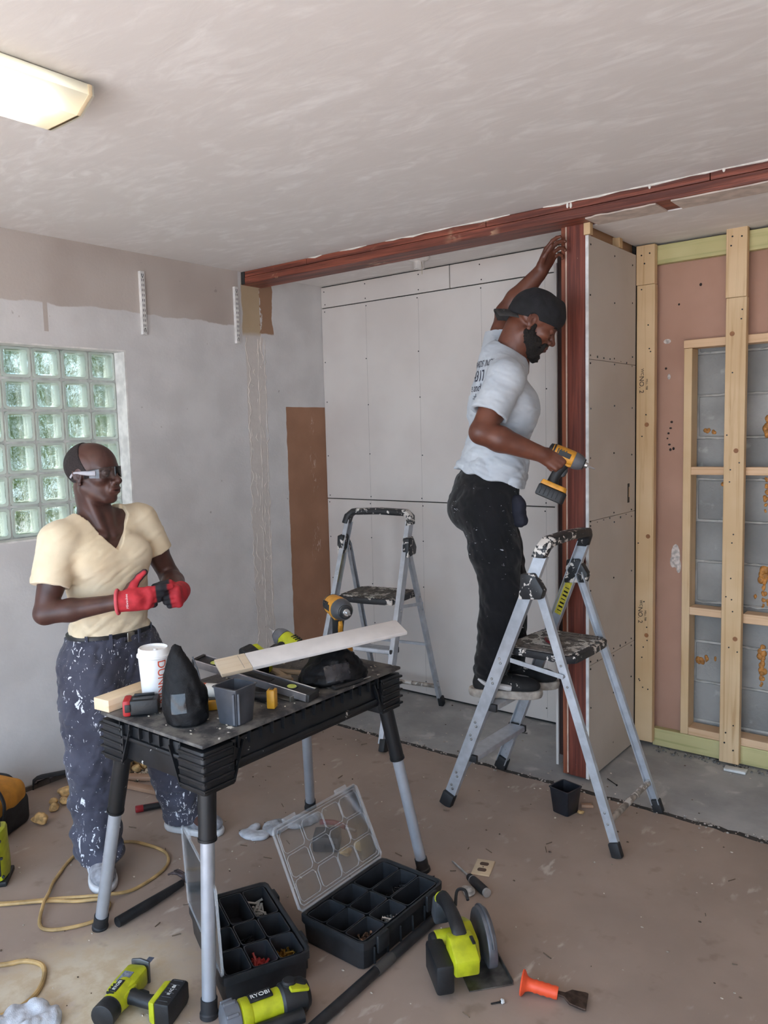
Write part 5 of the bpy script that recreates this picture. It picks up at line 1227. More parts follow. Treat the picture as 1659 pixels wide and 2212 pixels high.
def cup():
    T = thing('coffee_cup', 'tall white paper coffee cup with lid and orange lettering', 'cup', (-2.092, 1.462, TZ+.001), rot=(0, .02, 0))
    PW = mat('cup_paper', srgb(232, 232, 234), .5, var=.03)
    MB().lathe([(.0, .004), (.034, .004), (.0355, 0), (.0365, .003), (.0475, .165)], n=36, cap=False).build('cup_body', PW, T, smooth=50)
    ld = MB().lathe([(.0490, .157), (.0515, .159), (.0515, .165), (.0475, .168), (.0462, .182), (.0430, .186), (.040, .179), (.012, .1785), (.0, .1785)], n=36, cap=False).build('lid', mat('lid_white', srgb(238, 238, 238), .35, var=.02), T, smooth=50)
    MB().box((.022, -.008, .1835), (.014, .010, .008)).build('sip_tab', MATS['lid_white'], ld, bevel=.003)
    OR = mat('cup_orange', srgb(206, 74, 42), .6); PKc = mat('cup_pink', srgb(190, 60, 80), .6)
    me = text_mesh("DUNKIN'", .036, 0); bm = bmesh.new(); bm.from_mesh(me)
    bmesh.ops.subdivide_edges(bm, edges=[e for e in bm.edges if e.calc_length() > .006], cuts=2); bmesh.ops.triangulate(bm, faces=bm.faces)
    a0 = math.atan2(-1.47, 2.098)+.50
    for v in bm.verts:      # run the word down the side of the cup
        z = .080-v.co.x*1.0; r = .0365+(z-.003)/.162*.011+.0005; a = a0+v.co.y/.042; v.co = (r*math.cos(a), r*math.sin(a), z)
    bm.to_mesh(me); bm.free(); mobj('lettering', me, OR, T)
cup()
def battery_red():
    T = thing('battery_pack', 'red and black tool battery lying at the table edge', 'battery', (-2.062, 1.388, TZ+.001), .85)
    MB().box((.012, 0, .027), (.085, .062, .046)).build('case', DKP, T, bevel=.007); MB().box((-.038, 0, .027), (.024, .064, .050)).build('end_cap', mat('battery_red', srgb(176, 34, 38), .45), T, bevel=.007)
    for s in (-1, 1): MB().box((.01, s*.018, .052), (.06, .009, .010)).build('slide_rail', DKP, T, bevel=.002)
    MB().box((-.035, -.0325, .028), (.016, .003, .024)).build('latch', DKP, T, bevel=.002)
battery_red()
def pouch(name, label, loc, rz, dims, lean, seed, patch, taper=.4):
    T = thing(name, label, 'tool pouch', loc, rz); a, b, h = dims; F = SDF((-a-.05, -b-.05, -.01), (a+.05, b+.05, h+.05), .004)
    N = 7
    for i in range(N):
        t = i/(N-1); w = 1-taper*t**1.7; d = (1-t)**.75*.92+.10
        F.el((lean[0]*t*t, lean[1]*t*t, .01+t*(h-.02)), (a*w*(.9+.25*math.sin(PI*t)), b*d, h/N*1.15), None, .03)
    F.folds(.010, 45, seed, .03); F.folds(.004, 110, seed+1, .03); F.plane((0, 0, .002), (0, 0, -1))
    me = F.mesh('pouch_body'); B = mat('pouch_nylon', (.0055, .0055, .0065), .55, var=.35, vs=22, bump=.25, bs=350, spec=.22); body = mobj('pouch_body', me, B, T)
    if patch:
        bv = BVHTree.FromPolygons([v.co for v in me.vertices], [p.vertices for p in me.polygons]); m = frame(patch[0], x=patch[1], z=patch[2]); vs = []; fs = []; n = 7
        for i in range(n):
            for j in range(n):
                p = m @ Vector(((i/(n-1)-.5)*patch[3], (j/(n-1)-.5)*patch[4], 0)); z = Vector(patch[2]).normalized(); hit = bv.ray_cast(p+z*.08, -z, .25); vs.append(tuple(hit[0]+z*.002) if hit[0] else tuple(p))
        for i in range(n-1):
            for j in range(n-1): k = i*n+j; fs.append((k, k+n, k+n+1, k+1))
        mb = MB(); mb._add(vs, fs); mb.build('clear_pocket', mat('pocket_vinyl', srgb(36, 36, 40), .22, var=.3, vs=40), T, smooth=60)
    return T
p = pouch('tool_pouch', 'upright black zip tool pouch standing beside the coffee cup', (-1.882, 1.422, TZ+.001), .75, (.058, .050, .205), (-.028, .02), 3, ((-.022, -.10, .07), (1, -.15, .1), (-.1, -1, 0), .045, .055), .68)
MB().box((-.028, .022, .208), (.020, .012, .022)).build('zip_tab', DKP, p, bevel=.003)
MB().tube(wob([(.045, -.012, .02), (.046, -.006, .08), (.038, .006, .14), (.02, .02, .19)], 5), .0022, 6).build('zip_edge', mat('zip_tape', srgb(70, 72, 78), .6), p)
pouch('tool_pouch', 'slumped black tool pouch lying under the white board', (-1.795, 1.965, TZ+.001), -.55, (.078, .112, .118), (-.03, .015), 9, ((.10, -.01, .055), (0, 1, .05), (1, -.1, .35), .085, .055))
def bin_(name, label, loc, rz, w, h, t, col, cat='container'):
    T = thing(name, label, cat, loc, rz); b = w*.80
    def ring(s, z, r=.010): return [(sx*(s-r)+r*math.cos(a), sy*(s-r)+r*math.sin(a), z) for sx, sy, a0 in ((1, 1, 0), (-1, 1, PI/2), (-1, -1, PI), (1, -1, 1.5*PI)) for a in (a0, a0+PI/4, a0+PI/2)]
    MB().loft([ring(b/2-.002, 0), ring(b/2, .002), ring(w/2, h-.004), ring(w/2+.003, h-.003), ring(w/2+.003, h), ring(w/2-t, h), ring(b/2-t, t)]).build('bin_body', col, T, smooth=40)
    return T
GB = mat('bin_grey_plastic', srgb(62, 65, 72), .4, var=.15)
bn = bin_('parts_bin', 'square grey plastic parts bin standing on the work table', (-1.767, 1.508, TZ+.001), .10, .092, .112, .003, GB)
for a in (-1, 1): MB().bar((.0335+.005*a, -.0335+.005*a, .005), (.0430+.005*a, -.0430+.005*a, .100), .006, .004, up=(1, -1, 0)).build('corner_rail', mat('bin_rail', srgb(96, 100, 108), .4), bn, bevel=.001, seg=1)
def level():
    a, b = Vector((-2.165, 1.690, TZ+.078)), Vector((-1.705, 1.775, TZ+.0145)); L = (b-a).length
    T = thing('spirit_level', 'aluminium spirit level with black top and yellow-green vials leaning across the table', 'spirit level'); T.matrix_world = frame((a+b)/2, x=b-a, z=(.1, -.05, 1))
    AL = mat('level_silver', srgb(190, 190, 196), .3, .85); w = .060
    for s in (-1, 1): MB().box((0, s*(w/2-.002), 0), (L-.02, .004, .025)).build('edge_rail', AL, T, bevel=.001, seg=1)
    hs = (-L/2+.075, .0, L/2-.085)
    # top web in pieces around a hand hole and the vial windows
    MB().box((0, 0, 0), (L-.016, w-.006, .018)).build('core', DKP, T, bevel=.002)
    MB().box((.02, 0, .0095), (.11, .028, .003)).build('hand_recess', mat('recess_black', (.006, .006, .006), .6), T, bevel=.001, seg=1)
    VI = mat('vial_lime', srgb(186, 196, 96), .15)
    for x in (-L/2+.075, L/2-.085):
        MB().lathe([(.021, .008), (.021, .0105), (.016, .0105), (.016, .008)], Matrix.Translation((x, 0, 0)), 24, cap=False).build('vial_bezel', DKP, T); MB().cyl((x, 0, .007), (x, 0, .0098), .0155, n=20).build('vial', VI, T)
    for s in (-1, 1): MB().box((s*(L/2-.006), 0, 0), (.014, w+.001, .0262)).build('end_cap', DKP, T, bevel=.003)
level()
def board():
    T = thing('trim_board', 'long white trim board resting slanted across the tools', 'board'); a, b = Vector((-1.945, 1.595, TZ+.108)), Vector((-1.665, 2.185, TZ+.155))
    T.matrix_world = frame((a+b)/2, x=b-a, z=(.25, -.2, 1)); L = (b-a).length
    MB().box((.05, 0, 0), (L-.10, .088, .013)).build('plank', mat('board_white', srgb(214, 208, 204), .5, var=.04), T, bevel=.003)
    MB().box((-L/2+.05, 0, 0), (.10, .0882, .0132)).build('bare_end', m_pine('board_bare', 'x', srgb(214, 196, 170), srgb(222, 208, 186), srgb(196, 170, 136)), T, bevel=.002)
    MB().box((-L/2+.075, 0, .0068), (.0012, .075, .0004)).build('pencil_mark', mat('pencil_grey', srgb(140, 134, 130), .8), T, smooth=0)
board()
impact('impact_driver', 'yellow and black cordless driver standing on its battery at the back of the work table', MX((-1.90, 2.12, TZ+.0015), (.86, -.50, 0), (0, 0, 1)) @ Matrix.Scale(1.14, 4), YLW, nose=mat('driver_nose', srgb(70, 72, 76), .4))
impact('cordless_drill', 'lime and black cordless drill lying on its side behind the white board', MX((-2.045, 1.81, TZ+.058), (-.80, .05, .28), (.06, .96, .20)), LIME)
def small_things():
    YB_ = mat('case_yellow', srgb(204, 150, 40), .45)
    for i, (x, y, rz, d, lab) in enumerate(((-1.765, 1.652, .5, (.026, .034, .058), 'upright yellow plastic case right behind the grey parts bin'), (-1.905, 1.545, .9, (.075, .034, .030), 'flat yellow plastic case between the black pouch and the grey bin'))):
        T = thing('plastic_case', lab, 'case', (x, y, TZ+.001), rz); MB().box((0, 0, d[2]/2), d).build('shell', YB_, T, bevel=.004); MB().box((0, 0, d[2]+.001), (d[0]*.5, d[1]*.4, .003)).build('clip', DKP, T, bevel=.001, seg=1)
    T = thing('sealant_tube', 'white sealant tube with orange label lying under the spirit level', 'tube', (-2.06, 1.58, TZ+.024), .45)
    MB().cyl((-.10, 0, 0), (.10, 0, 0), .0225, n=20).build('tube_body', mat('tube_white', srgb(214, 212, 206), .45), T); MB().cyl((-.03, 0, 0), (.05, 0, 0), .0229, n=20).build('tube_label', mat('label_orange', srgb(206, 86, 44), .5), T)
    MB().lathe([(.018, .10), (.010, .105), (.008, .12), (.003, .17)], frame((0, 0, 0), z=(1, 0, 0)), 12).build('nozzle', MATS['tube_white'], T)
    T = thing('rafter_square', 'flat grey metal rafter square lying half under the spirit level', 'square', (-1.86, 1.74, TZ+.0015), .0)
    MB().prism([(-.07, -.02), (.10, -.02), (.10, .10)], .003).build('plate', mat('square_grey', srgb(120, 118, 112), .4, .7), T, bevel=.0006, seg=1); MB().box((.102, .04, .006), (.006, .12, .018)).build('fence', MATS['square_grey'], T, bevel=.001, seg=1)
    T = thing('utility_knife', 'black folding knife lying in front of the slumped pouch', 'knife', (-1.712, 1.945, TZ+.001), 1.45)
    MB().box((0, 0, .008), (.13, .022, .014)).build('handle', DKP, T, bevel=.005); MB().prism([(.06, -.007), (.10, -.007), (.088, .007), (.06, .007)], .002, Matrix.Translation((0, 0, .007))).build('blade', STEEL, T)
    T = thing('marker_tube', 'black cylinder torch lying behind the grey parts bin', 'torch', (-1.86, 1.665, TZ+.017), .2); MB().lathe([(.012, -.08), (.0125, .02), (.016, .035), (.016, .06)], frame((0, 0, 0), z=(1, 0, 0)), 16).build('barrel', DKP, T); MB().lathe([(.014, .0601), (.014, .061)], frame((0, 0, 0), z=(1, 0, 0)), 16).build('lens', mat('torch_lens', srgb(170, 170, 166), .1), T)
    sw = m_pine('scrap_wood', 'x', srgb(150, 128, 104), srgb(172, 150, 124), srgb(110, 86, 62)); r = random.Random(3)
    for i, (x, y, rz, L, lab) in enumerate(((-1.99, 1.93, .3, .16, 'broken wood strip under the white board nearest the drill'), (-1.93, 1.86, -.35, .13, 'thin wood strip between the level and the slumped pouch'), (-1.90, 1.80, .9, .10, 'short wood splinter beside the spirit level'))):
        T = thing('wood_strip', lab, 'wood', (x, y, TZ+.001+.013*i), rz); MB().box((0, 0, .006), (L, .024-.003*i, .011)).build('strip', sw, T, bevel=.002)
    mb = MB()
    for i in range(150):
        x, y = r.uniform(-2.15, -1.72), r.uniform(1.36, 2.18); q = r.uniform(.0012, .004); mb.ball((x, y, TZ+q*.5), (q*r.uniform(.7, 2), q, q*.6), u=5, v=4)
    tb = bpy.data.objects['folding_worktable']; o = mb.build('sawdust', mat('dust_chips', srgb(190, 180, 164), .9, var=.3, vs=90), tb, smooth=0, kind='stuff'); o.location = (-TX, -TY, 0)
small_things()
# ================================================================== things lying on the floor
def m_clear():
    g = NG('clear_lid_plastic'); g.t.nodes.remove(g.b); tr = g.n('ShaderNodeBsdfTransparent'); tr.inputs[0].default_value = (.95, .955, .96, 1); gs = g.n('ShaderNodeBsdfGlossy'); gs.inputs['Roughness'].default_value = .12; df = g.n('ShaderNodeBsdfDiffuse'); df.inputs[0].default_value = (.72, .73, .75, 1)
    fr = g.n('ShaderNodeFresnel'); fr.inputs[0].default_value = 1.45; a = g.n('ShaderNodeMixShader'); b = g.n('ShaderNodeMixShader'); nz = g.noise(40, 4)
    g.put(b.inputs[0], g.math('MULTIPLY_ADD', nz, .10, -.02)); L = g.t.links.new; L(fr.outputs[0], a.inputs[0]); L(tr.outputs[0], a.inputs[1]); L(gs.outputs[0], a.inputs[2]); L(a.outputs[0], b.inputs[1]); L(df.outputs[0], b.inputs[2]); L(b.outputs[0], g.out.inputs[0]); return g.m
CLEAR = m_clear()
m_ = NG('clear_lid_edge'); m_.t.nodes.remove(m_.b)
_t = m_.n('ShaderNodeBsdfTransparent'); _d = m_.n('ShaderNodeBsdfPrincipled'); _d.inputs['Base Color'].default_value = (.75, .76, .78, 1); _d.inputs['Roughness'].default_value = .2; _x = m_.n('ShaderNodeMixShader'); _x.inputs[0].default_value = .20
m_.t.links.new(_t.outputs[0], _x.inputs[1]); m_.t.links.new(_d.outputs[0], _x.inputs[2]); m_.t.links.new(_x.outputs[0], m_.out.inputs[0]); CLEDGE = m_.m
def organizer(label, loc, rz, theta):
    T = thing('parts_organizer', label, 'organizer', loc, rz, 'open parts organizers'); L, W, H = .43, .272, .095
    K = mat('organizer_black', (.017, .018, .020), .45, var=.25, vs=20, bump=.1); KB = mat('organizer_bin', (.024, .026, .030), .35, var=.2)
    def ring(a, b, z, r=.022): return [(sx*(a-r)+r*math.cos(q), sy*(b-r)+r*math.sin(q), z) for sx, sy, q0 in ((1, 1, 0), (-1, 1, PI/2), (-1, -1, PI), (1, -1, 1.5*PI)) for q in (q0, q0+PI/4, q0+PI/2)]
    tr = MB().loft([ring(L/2-.014, W/2-.014, 0), ring(L/2-.010, W/2-.010, .003), ring(L/2-.006, W/2-.006, .066), ring(L/2, W/2, .070), ring(L/2, W/2, .094), ring(L/2-.006, W/2-.006, H), ring(L/2-.012, W/2-.012, H-.006), ring(L/2-.016, W/2-.016, .006)]).build('tray', K, T, smooth=40)
    for sx in (-1, 1): MB().box((sx*.13, -W/2-.004, .066), (.055, .012, .056)).build('latch', K, T, bevel=.004)
    for k in range(6): MB().box((-L/2+.05+k*.066, -W/2+.001, .035), (.006, .008, .055)).build('tray_rib', K, T, bevel=.002, seg=1)
    # nine lift-out bins: three long at one end, six short
    def bin(x0, x1, y0, y1):
        a, b = (x1-x0)/2, (y1-y0)/2; cx, cy = (x0+x1)/2, (y0+y1)/2
        r = lambda p, q, z: [(cx+u[0], cy+u[1], u[2]) for u in ring(p, q, z, .010)]
        MB().loft([r(a-.006, b-.006, .008), r(a, b, .087), r(a+.0005, b+.0005, .089), r(a-.0022, b-.0022, .089), r(a-.008, b-.008, .011)]).build('bin', KB, T, smooth=40)
    y = [-W/2+.016, -.0405, .0405, W/2-.016]; x = [-L/2+.016, -.075, .045, L/2-.016]
    x = [-L/2+.016, -.085, .030, L/2-.016]
    for j in range(3):
        bin(x[0]+.002, x[1]-.002, y[j]+.002, y[j+1]-.002); bin(x[1]+.002, x[2]-.002, y[j]+.002, y[j+1]-.002); bin(x[2]+.002, x[3]-.002, y[j]+.002, y[j+1]-.002)
    d = Vector((0, -math.cos(theta), math.sin(theta))); n = Vector((1, 0, 0)).cross(d); o = Vector((0, W/2-.004, H+.004)); M = frame(o, x=(1, 0, 0), y=d)
    ld = MB().box((0, W/2, 0), (L-.02, W-.01, .0022), M).build('clear_lid', CLEAR, T, smooth=0)
    def loop(x0, x1, y0, y1, r, z, nm='lid_ridge'):
        c = .010; pts = [(x0+c, y0), (x1-c, y0), (x1, y0+c), (x1, y1-c), (x1-c, y1), (x0+c, y1), (x0, y1-c), (x0, y0+c)]
        MB().tube([tuple(M @ Vector((a, b, z))) for a, b in pts], r, 6, closed=True).build(nm, CLEDGE, ld)
    loop(-L/2+.004, L/2-.004, .0, W-.004, .0045, 0, 'lid_rim'); loop(-L/2+.014, L/2-.014, .012, W-.014, .002, .004)
    for j in range(3):
        for (a, b) in ((-L/2+.02, -L/2+.115), (-.09, .005), (.01, .095), (.10, L/2-.02)): loop(a, b, .022+j*.078, .092+j*.078, .0016, .004)
    for sx in (-1, 1): MB().box((sx*.13, W+.004, .002), (.06, .016, .008), M).build('lid_catch', CLEDGE, ld, bevel=.002)
    return T, x, y
OA, ox, oy = organizer('open black parts organizer with its clear lid tilted back, beside the circular saw', (-1.612, 1.928, .001), PI/2, math.radians(116))
OB, ox, oy = organizer('open black parts organizer with its clear lid upright against a table leg', (-1.838, 1.572, .001), math.radians(154.8), math.radians(92))
def screws(o, i, j, mt, n, label, kind='screw', seed=0):
    rnd = random.Random(seed); x0, x1, y0, y1 = ox[i]+.014, ox[i+1]-.014, oy[j]+.014, oy[j+1]-.014; mb = MB(); M = Matrix.Translation(o.location) @ Matrix.Rotation(o.rotation_euler.z, 4, 'Z')
    for k in range(n):
        c = Vector((rnd.uniform(x0+.008, x1-.008), rnd.uniform(y0+.008, y1-.008), rnd.uniform(.02, .055))); d = Vector((rnd.gauss(0, 1), rnd.gauss(0, 1), rnd.uniform(-.3, .6))).normalized()*rnd.uniform(.012, .020)
        a, b = c-d, c+d; a.z = max(a.z, .0135); b.z = max(b.z, .0135); a.x = min(max(a.x, x0), x1); b.x = min(max(b.x, x0), x1); a.y = min(max(a.y, y0), y1); b.y = min(max(b.y, y0), y1)
        a, b = M @ a, M @ b; mb.cyl(a, b, .0020 if kind == 'screw' else .0038, n=5); mb.cyl(b, b+(b-a).normalized()*.0015, .0046, n=6)
    tag(mb.build('screw_pile', mt, smooth=0), label, 'screws', None, 'stuff')
SS = mat('zinc_screw', (.62, .62, .62), .3, .95); BR = mat('brass_screw', srgb(176, 136, 58), .3, .9); RD = mat('red_anchor', srgb(150, 40, 36), .5); WA = mat('white_anchor', srgb(190, 188, 182), .5); BK = mat('black_screw', (.02, .02, .022), .35, .5)
screws(OA, 1, 0, SS, 70, 'pile of silver screws in the organizer beside the circular saw', seed=1); screws(OA, 0, 0, mat('mixed_screw', srgb(150, 120, 100), .35, .7, var=.4, vs=200), 45, 'small pile of coppery screws in a corner bin of the organizer', seed=2); screws(OA, 2, 1, BK, 70, 'pile of black screws in a long bin of the organizer', seed=3)
screws(OB, 0, 1, RD, 45, 'pile of red wall anchors in the organizer by the table leg', 'anchor', 4); screws(OB, 0, 0, BR, 60, 'pile of brass screws in the organizer by the table leg', seed=5); screws(OB, 2, 0, WA, 40, 'pile of white wall anchors in a long organizer bin', 'anchor', 6); screws(OB, 1, 1, BK, 40, 'pile of black screws in the organizer by the table leg', seed=7)
def pole():
    T = thing('black_pole', 'long black metal pole lying on the floor beside the organizers', 'pole', (-1.446, 1.75, .017), math.radians(91))
    MB().cyl((-.40, 0, 0), (.40, 0, 0), .0155, n=16).build('tube', mat('pole_black', (.018, .018, .02), .45, var=.3), T); MB().cyl((-.02, 0, 0), (.06, 0, 0), .0168, n=16).build('joint_sleeve', mat('pole_worn', (.06, .055, .05), .6), T)
pole()
def circ_saw():
    m = frame((-1.243, 1.965, .001), x=(-.76, .65, 0), z=(0, 0, 1)); T = thing('circular_saw', 'lime and black cordless circular saw standing on its steel base plate', 'circular saw'); T.matrix_world = m
    PL = mat('saw_plate_steel', srgb(120, 118, 114), .4, .8, var=.3, vs=20); GD = mat('saw_guard', srgb(104, 106, 112), .4, .5, var=.2)
    MB().prism([(-.13, -.075), (.125, -.075), (.14, -.06), (.14, .06), (-.13, .06)], .003).build('base_plate', PL, T, bevel=.001, seg=1); MB().box((.0, -.073, .008), (.26, .003, .014)).build('plate_edge', PL, T)
    # upper guard: drum over the blade
    Y = lambda y: frame((.0, y, .062), x=(1, 0, 0), z=(0, -1, 0))
    arc = [(.098*math.cos(a), .098*math.sin(a)) for a in np.linspace(-.25, PI+.25, 24)]
    MB().prism(arc+[(-.085, -.035), (.085, -.035)], .030, Y(-.012)).build('upper_guard', GD, T, bevel=.006)
    MB().prism([(.105*math.cos(a), .105*math.sin(a)) for a in np.linspace(.5, PI*.9, 18)]+[(.07*math.cos(a), .07*math.sin(a)) for a in np.linspace(PI*.9, .5, 18)], .008, Y(-.024)).build('guard_rib', GD, T, bevel=.002, seg=1)
    MB().prism([(.078*math.cos(a), .078*math.sin(a)) for a in np.linspace(0, 2*PI, 36, endpoint=False)], .002, Y(-.028)).build('blade', STEEL, T)
    MB().cyl((0, -.03, .062), (0, -.045, .062), .016).build('arbor_bolt', STEEL, T)
    MB().box((.05, -.047, .10), (.07, .006, .018), rot=(0, .6, 0)).build('guard_lever', GREYP, T, bevel=.003)
    # gear housing, motor and handle
    MB().prism([(-.07, .02), (.06, .02), (.085, .06), (.07, .105), (.0, .135), (-.08, .12), (-.10, .07)], .04, frame((0, .052, 0), x=(1, 0, 0), z=(0, -1, 0))).build('gear_housing', LIME, T, bevel=.007)
    MB().cyl((0, .05, .072), (0, .125, .072), .042, .040, n=22).build('motor', LIME, T, bevel=.004); MB().cyl((0, .125, .072), (0, .142, .072), .038, .032, n=22).build('motor_cap', DKP, T, bevel=.004)
    MB().loft([[(x+r*.9*math.sin(q)*.4, .072+r*math.cos(q), z+r*math.sin(q)) for q in np.linspace(0, 2*PI, 12, endpoint=False)] for x, z, r in ((.125, .135, .020), (.10, .155, .021), (.05, .165, .0205), (-.02, .165, .021), (-.07, .155, .022), (-.10, .135, .024))]).build('main_handle', DKP, T, smooth=60)
    MB().cyl((.118, .072, .142), (.126, .072, .134), .0225, n=18).build('handle_ring', LIME, T); MB().prism([(-.16, .07), (-.06, .06), (-.06, .15), (-.10, .155), (-.165, .12)], .075, frame((0, .11, 0), x=(1, 0, 0), z=(0, -1, 0))).build('rear_housing', LIME, T, bevel=.008)
    MB().box((.13, .072, .10), (.05, .052, .085), rot=(0, -.35, 0)).build('front_knob', mat('saw_dusty_grey', srgb(72, 74, 78), .7, var=.25), T, bevel=.010)
    bt = MB().box((-.085, .135, .062), (.135, .055, .090)).build('battery', DKP, T, bevel=.010)
    MB().box((-.12, .045, .153), (.035, .010, .006)).build('lock_button', DKP, T, bevel=.002); MB().tube(wob([(.09, .035, .13), (.12, .02, .16), (.10, .0, .17), (.07, .0, .155)], 5), .005, 8).build('depth_lever', DKP, T)
circ_saw()
def recip():
    z = Vector((-.92, -.38, 0)); x = Vector((-.40, .91, .0)); o = Vector((-1.790, 1.275, .038))
    T = impact('reciprocating_saw', 'lime and black one-handed reciprocating saw lying on its side with a blue-grey blade', frame(o, x=x, z=z), LIME, nose=GREYP, marks='RYOBI', cat='power saw')
    for c in list(T.children):
        if c.name.split('.')[0] in ('driver_bit', 'collet', 'bumper_ring', 'gear_case'): bpy.data.objects.remove(c)
    MB().prism([(.02, .150), (.085, .150), (.095, .165), (.090, .215), (.02, .218), (-.03, .216), (-.045, .165)], .056, frame((0, .028, 0), x=(1, 0, 0), z=(0, -1, 0))).build('front_housing', LIME, T, bevel=.010)
    MB().prism([(-.034, -.030), (.034, -.030), (.042, 0), (.034, .030), (-.034, .030), (-.040, 0)], .008, frame((.096, 0, .182), y=(0, 0, 1), z=(1, 0, 0))).build('shoe_plate', mat('shoe_grey', srgb(110, 112, 116), .35, .7), T, bevel=.003)
    MB().box((.132, 0, .184), (.062, .002, .018)).build('blade', mat('blade_blue', srgb(120, 134, 158), .3, .6), T, bevel=.0006, seg=1); MB().cyl((-.10, 0, .182), (-.06, 0, .182), .036, .034, n=20).build('motor_end', DKP, T, bevel=.004)
    MB().box((.03, -.0292, .190), (.046, .0016, .030)).build('rating_plate', mat('rating_label', srgb(120, 126, 140), .4, var=.3, vs=120), T)
recip()
def cutoff():
    a, b = Vector((-1.622, 1.285, .050)), Vector((-1.520, 1.508, .050)); m = frame(a, x=b-a, z=(0, 0, 1)); T = thing('cordless_tool', 'lime cordless power tool with black rubber end and grey ribbed nose lying on the floor', 'power tool'); T.matrix_world = m; X = frame((0, 0, 0), z=(1, 0, 0))
    MB().lathe([(.030, 0), (.044, .006), (.046, .03), (.044, .046), (.038, .05)], X, 22).build('ribbed_nose', mat('nose_grey', srgb(98, 100, 106), .5, var=.2), T)
    for k in range(8): q = k*PI/4; MB().box((.024, .045*math.cos(q), .045*math.sin(q)), (.034, .010, .010), rot=(q, 0, 0)).build('nose_rib', MATS['nose_grey'], T, bevel=.002, seg=1)
    MB().lathe([(.036, .05), (.042, .055), (.042, .075), (.038, .082), (.039, .165)], X, 22).build('body', LIME, T)
    MB().box((.11, 0, .040), (.066, .034, .006)).build('name_plate', DKP, T, bevel=.002); text('RYOBI', .020, frame((.11, 0, .0434), x=(1, 0, 0), z=(0, 0, 1)), WHT, T)
    MB().lathe([(.040, .165), (.046, .172), (.048, .205), (.046, .235), (.036, .248), (.02, .25)], X, 22).build('rubber_end', DKP, T); MB().lathe([(.020, .030), (.020, .052), (.016, .056)], Matrix.Translation((.195, 0, .0)), 18).build('top_button', DKP, T)
    MB().loft([[(x, -.052+.02*math.cos(q), -.022+.020*math.sin(q)) for q in np.linspace(0, 2*PI, 12, endpoint=False)] for x in (.05, .10, .17, .215)]).build('side_handle', DKP, T, smooth=60); MB().box((.215, -.012, .040), (.055, .050, .010), rot=(0, .25, 0)).build('lime_inlay', LIME, T, bevel=.003)
cutoff()
def bolster():
    a, b = Vector((-1.062, 1.925, .032)), Vector((-.882, 1.985, .012)); T = thing('brick_chisel', 'wide brick chisel with orange rubber grip and hand guard', 'chisel'); T.matrix_world = frame(a, x=b-a, z=(0, 0, 1)); X = frame((0, 0, 0), z=(1, 0, 0)); OR = mat('grip_orange', srgb(228, 82, 44), .5, var=.06)
    MB().lathe([(.012, -.002), (.034, .0), (.036, .004), (.032, .008), (.022, .014), (.018, .022), (.0165, .034), (.0185, .040), (.0165, .048), (.0185, .058), (.0165, .066), (.0185, .076), (.0165, .084), (.0180, .096), (.0165, .104)], X, 24).build('grip', OR, T, smooth=60)
    BS = mat('chisel_steel', srgb(84, 70, 62), .45, .7, var=.3, vs=50); MB().prism([(.10, -.009), (.122, -.010), (.140, -.030), (.178, -.036), (.186, -.034), (.186, .034), (.178, .036), (.140, .030), (.122, .010), (.10, .009)], .007, Matrix.Translation((0, 0, -.0035))).build('blade', BS, T, bevel=.0015, seg=1)
bolster()
def driver():
    a, b = Vector((-1.610, 2.392, .010)), Vector((-1.386, 2.275, .017)); T = thing('screwdriver', 'screwdriver with a long steel shaft and black handle', 'screwdriver'); T.matrix_world = frame(a, x=b-a, z=(0, 0, 1)); X = frame((0, 0, 0), z=(1, 0, 0))
    MB().lathe([(.0015, 0), (.0035, .012), (.004, .02), (.004, .125)], X, 10).build('shaft', STEEL, T); MB().lathe([(.007, .12), (.013, .13), (.012, .142), (.0155, .155), (.0165, .20), (.0165, .235), (.015, .246)], X, 18).build('handle', DKP, T); MB().lathe([(.0155, .243), (.0155, .2525), (.010, .2535)], X, 18).build('pommel', mat('pommel_grey', srgb(168, 164, 160), .4), T); MB().lathe([(.0140, .147), (.0146, .149), (.0146, .151), (.0140, .153)], X, 18).build('handle_band', MATS['pommel_grey'], T)
driver()
def plate():
    T = thing('outlet_cover', 'beige duplex outlet cover plate lying on the floor', 'outlet cover', (-1.498, 2.432, .001), .32); IV = mat('ivory_plastic', srgb(206, 184, 152), .4, var=.06); DK = mat('plate_hole', srgb(86, 66, 54), .8)
    MB().prism([(-.035, -.055), (.035, -.055), (.035, .055), (-.035, .055)], .004, None, .93).build('plate', IV, T, bevel=.001, seg=1)
    for s in (-1, 1): MB().prism([(.017*math.cos(q), s*.021+max(-.0115, min(.0115, .017*math.sin(q)))) for q in np.linspace(0, 2*PI, 20, endpoint=False)], .0003, Matrix.Translation((0, 0, .0042))).build('receptacle_hole', DK, T, smooth=0)
    MB().cyl((0, 0, .004), (0, 0, .0046), .003, n=10).build('screw_hole', DK, T)
plate()
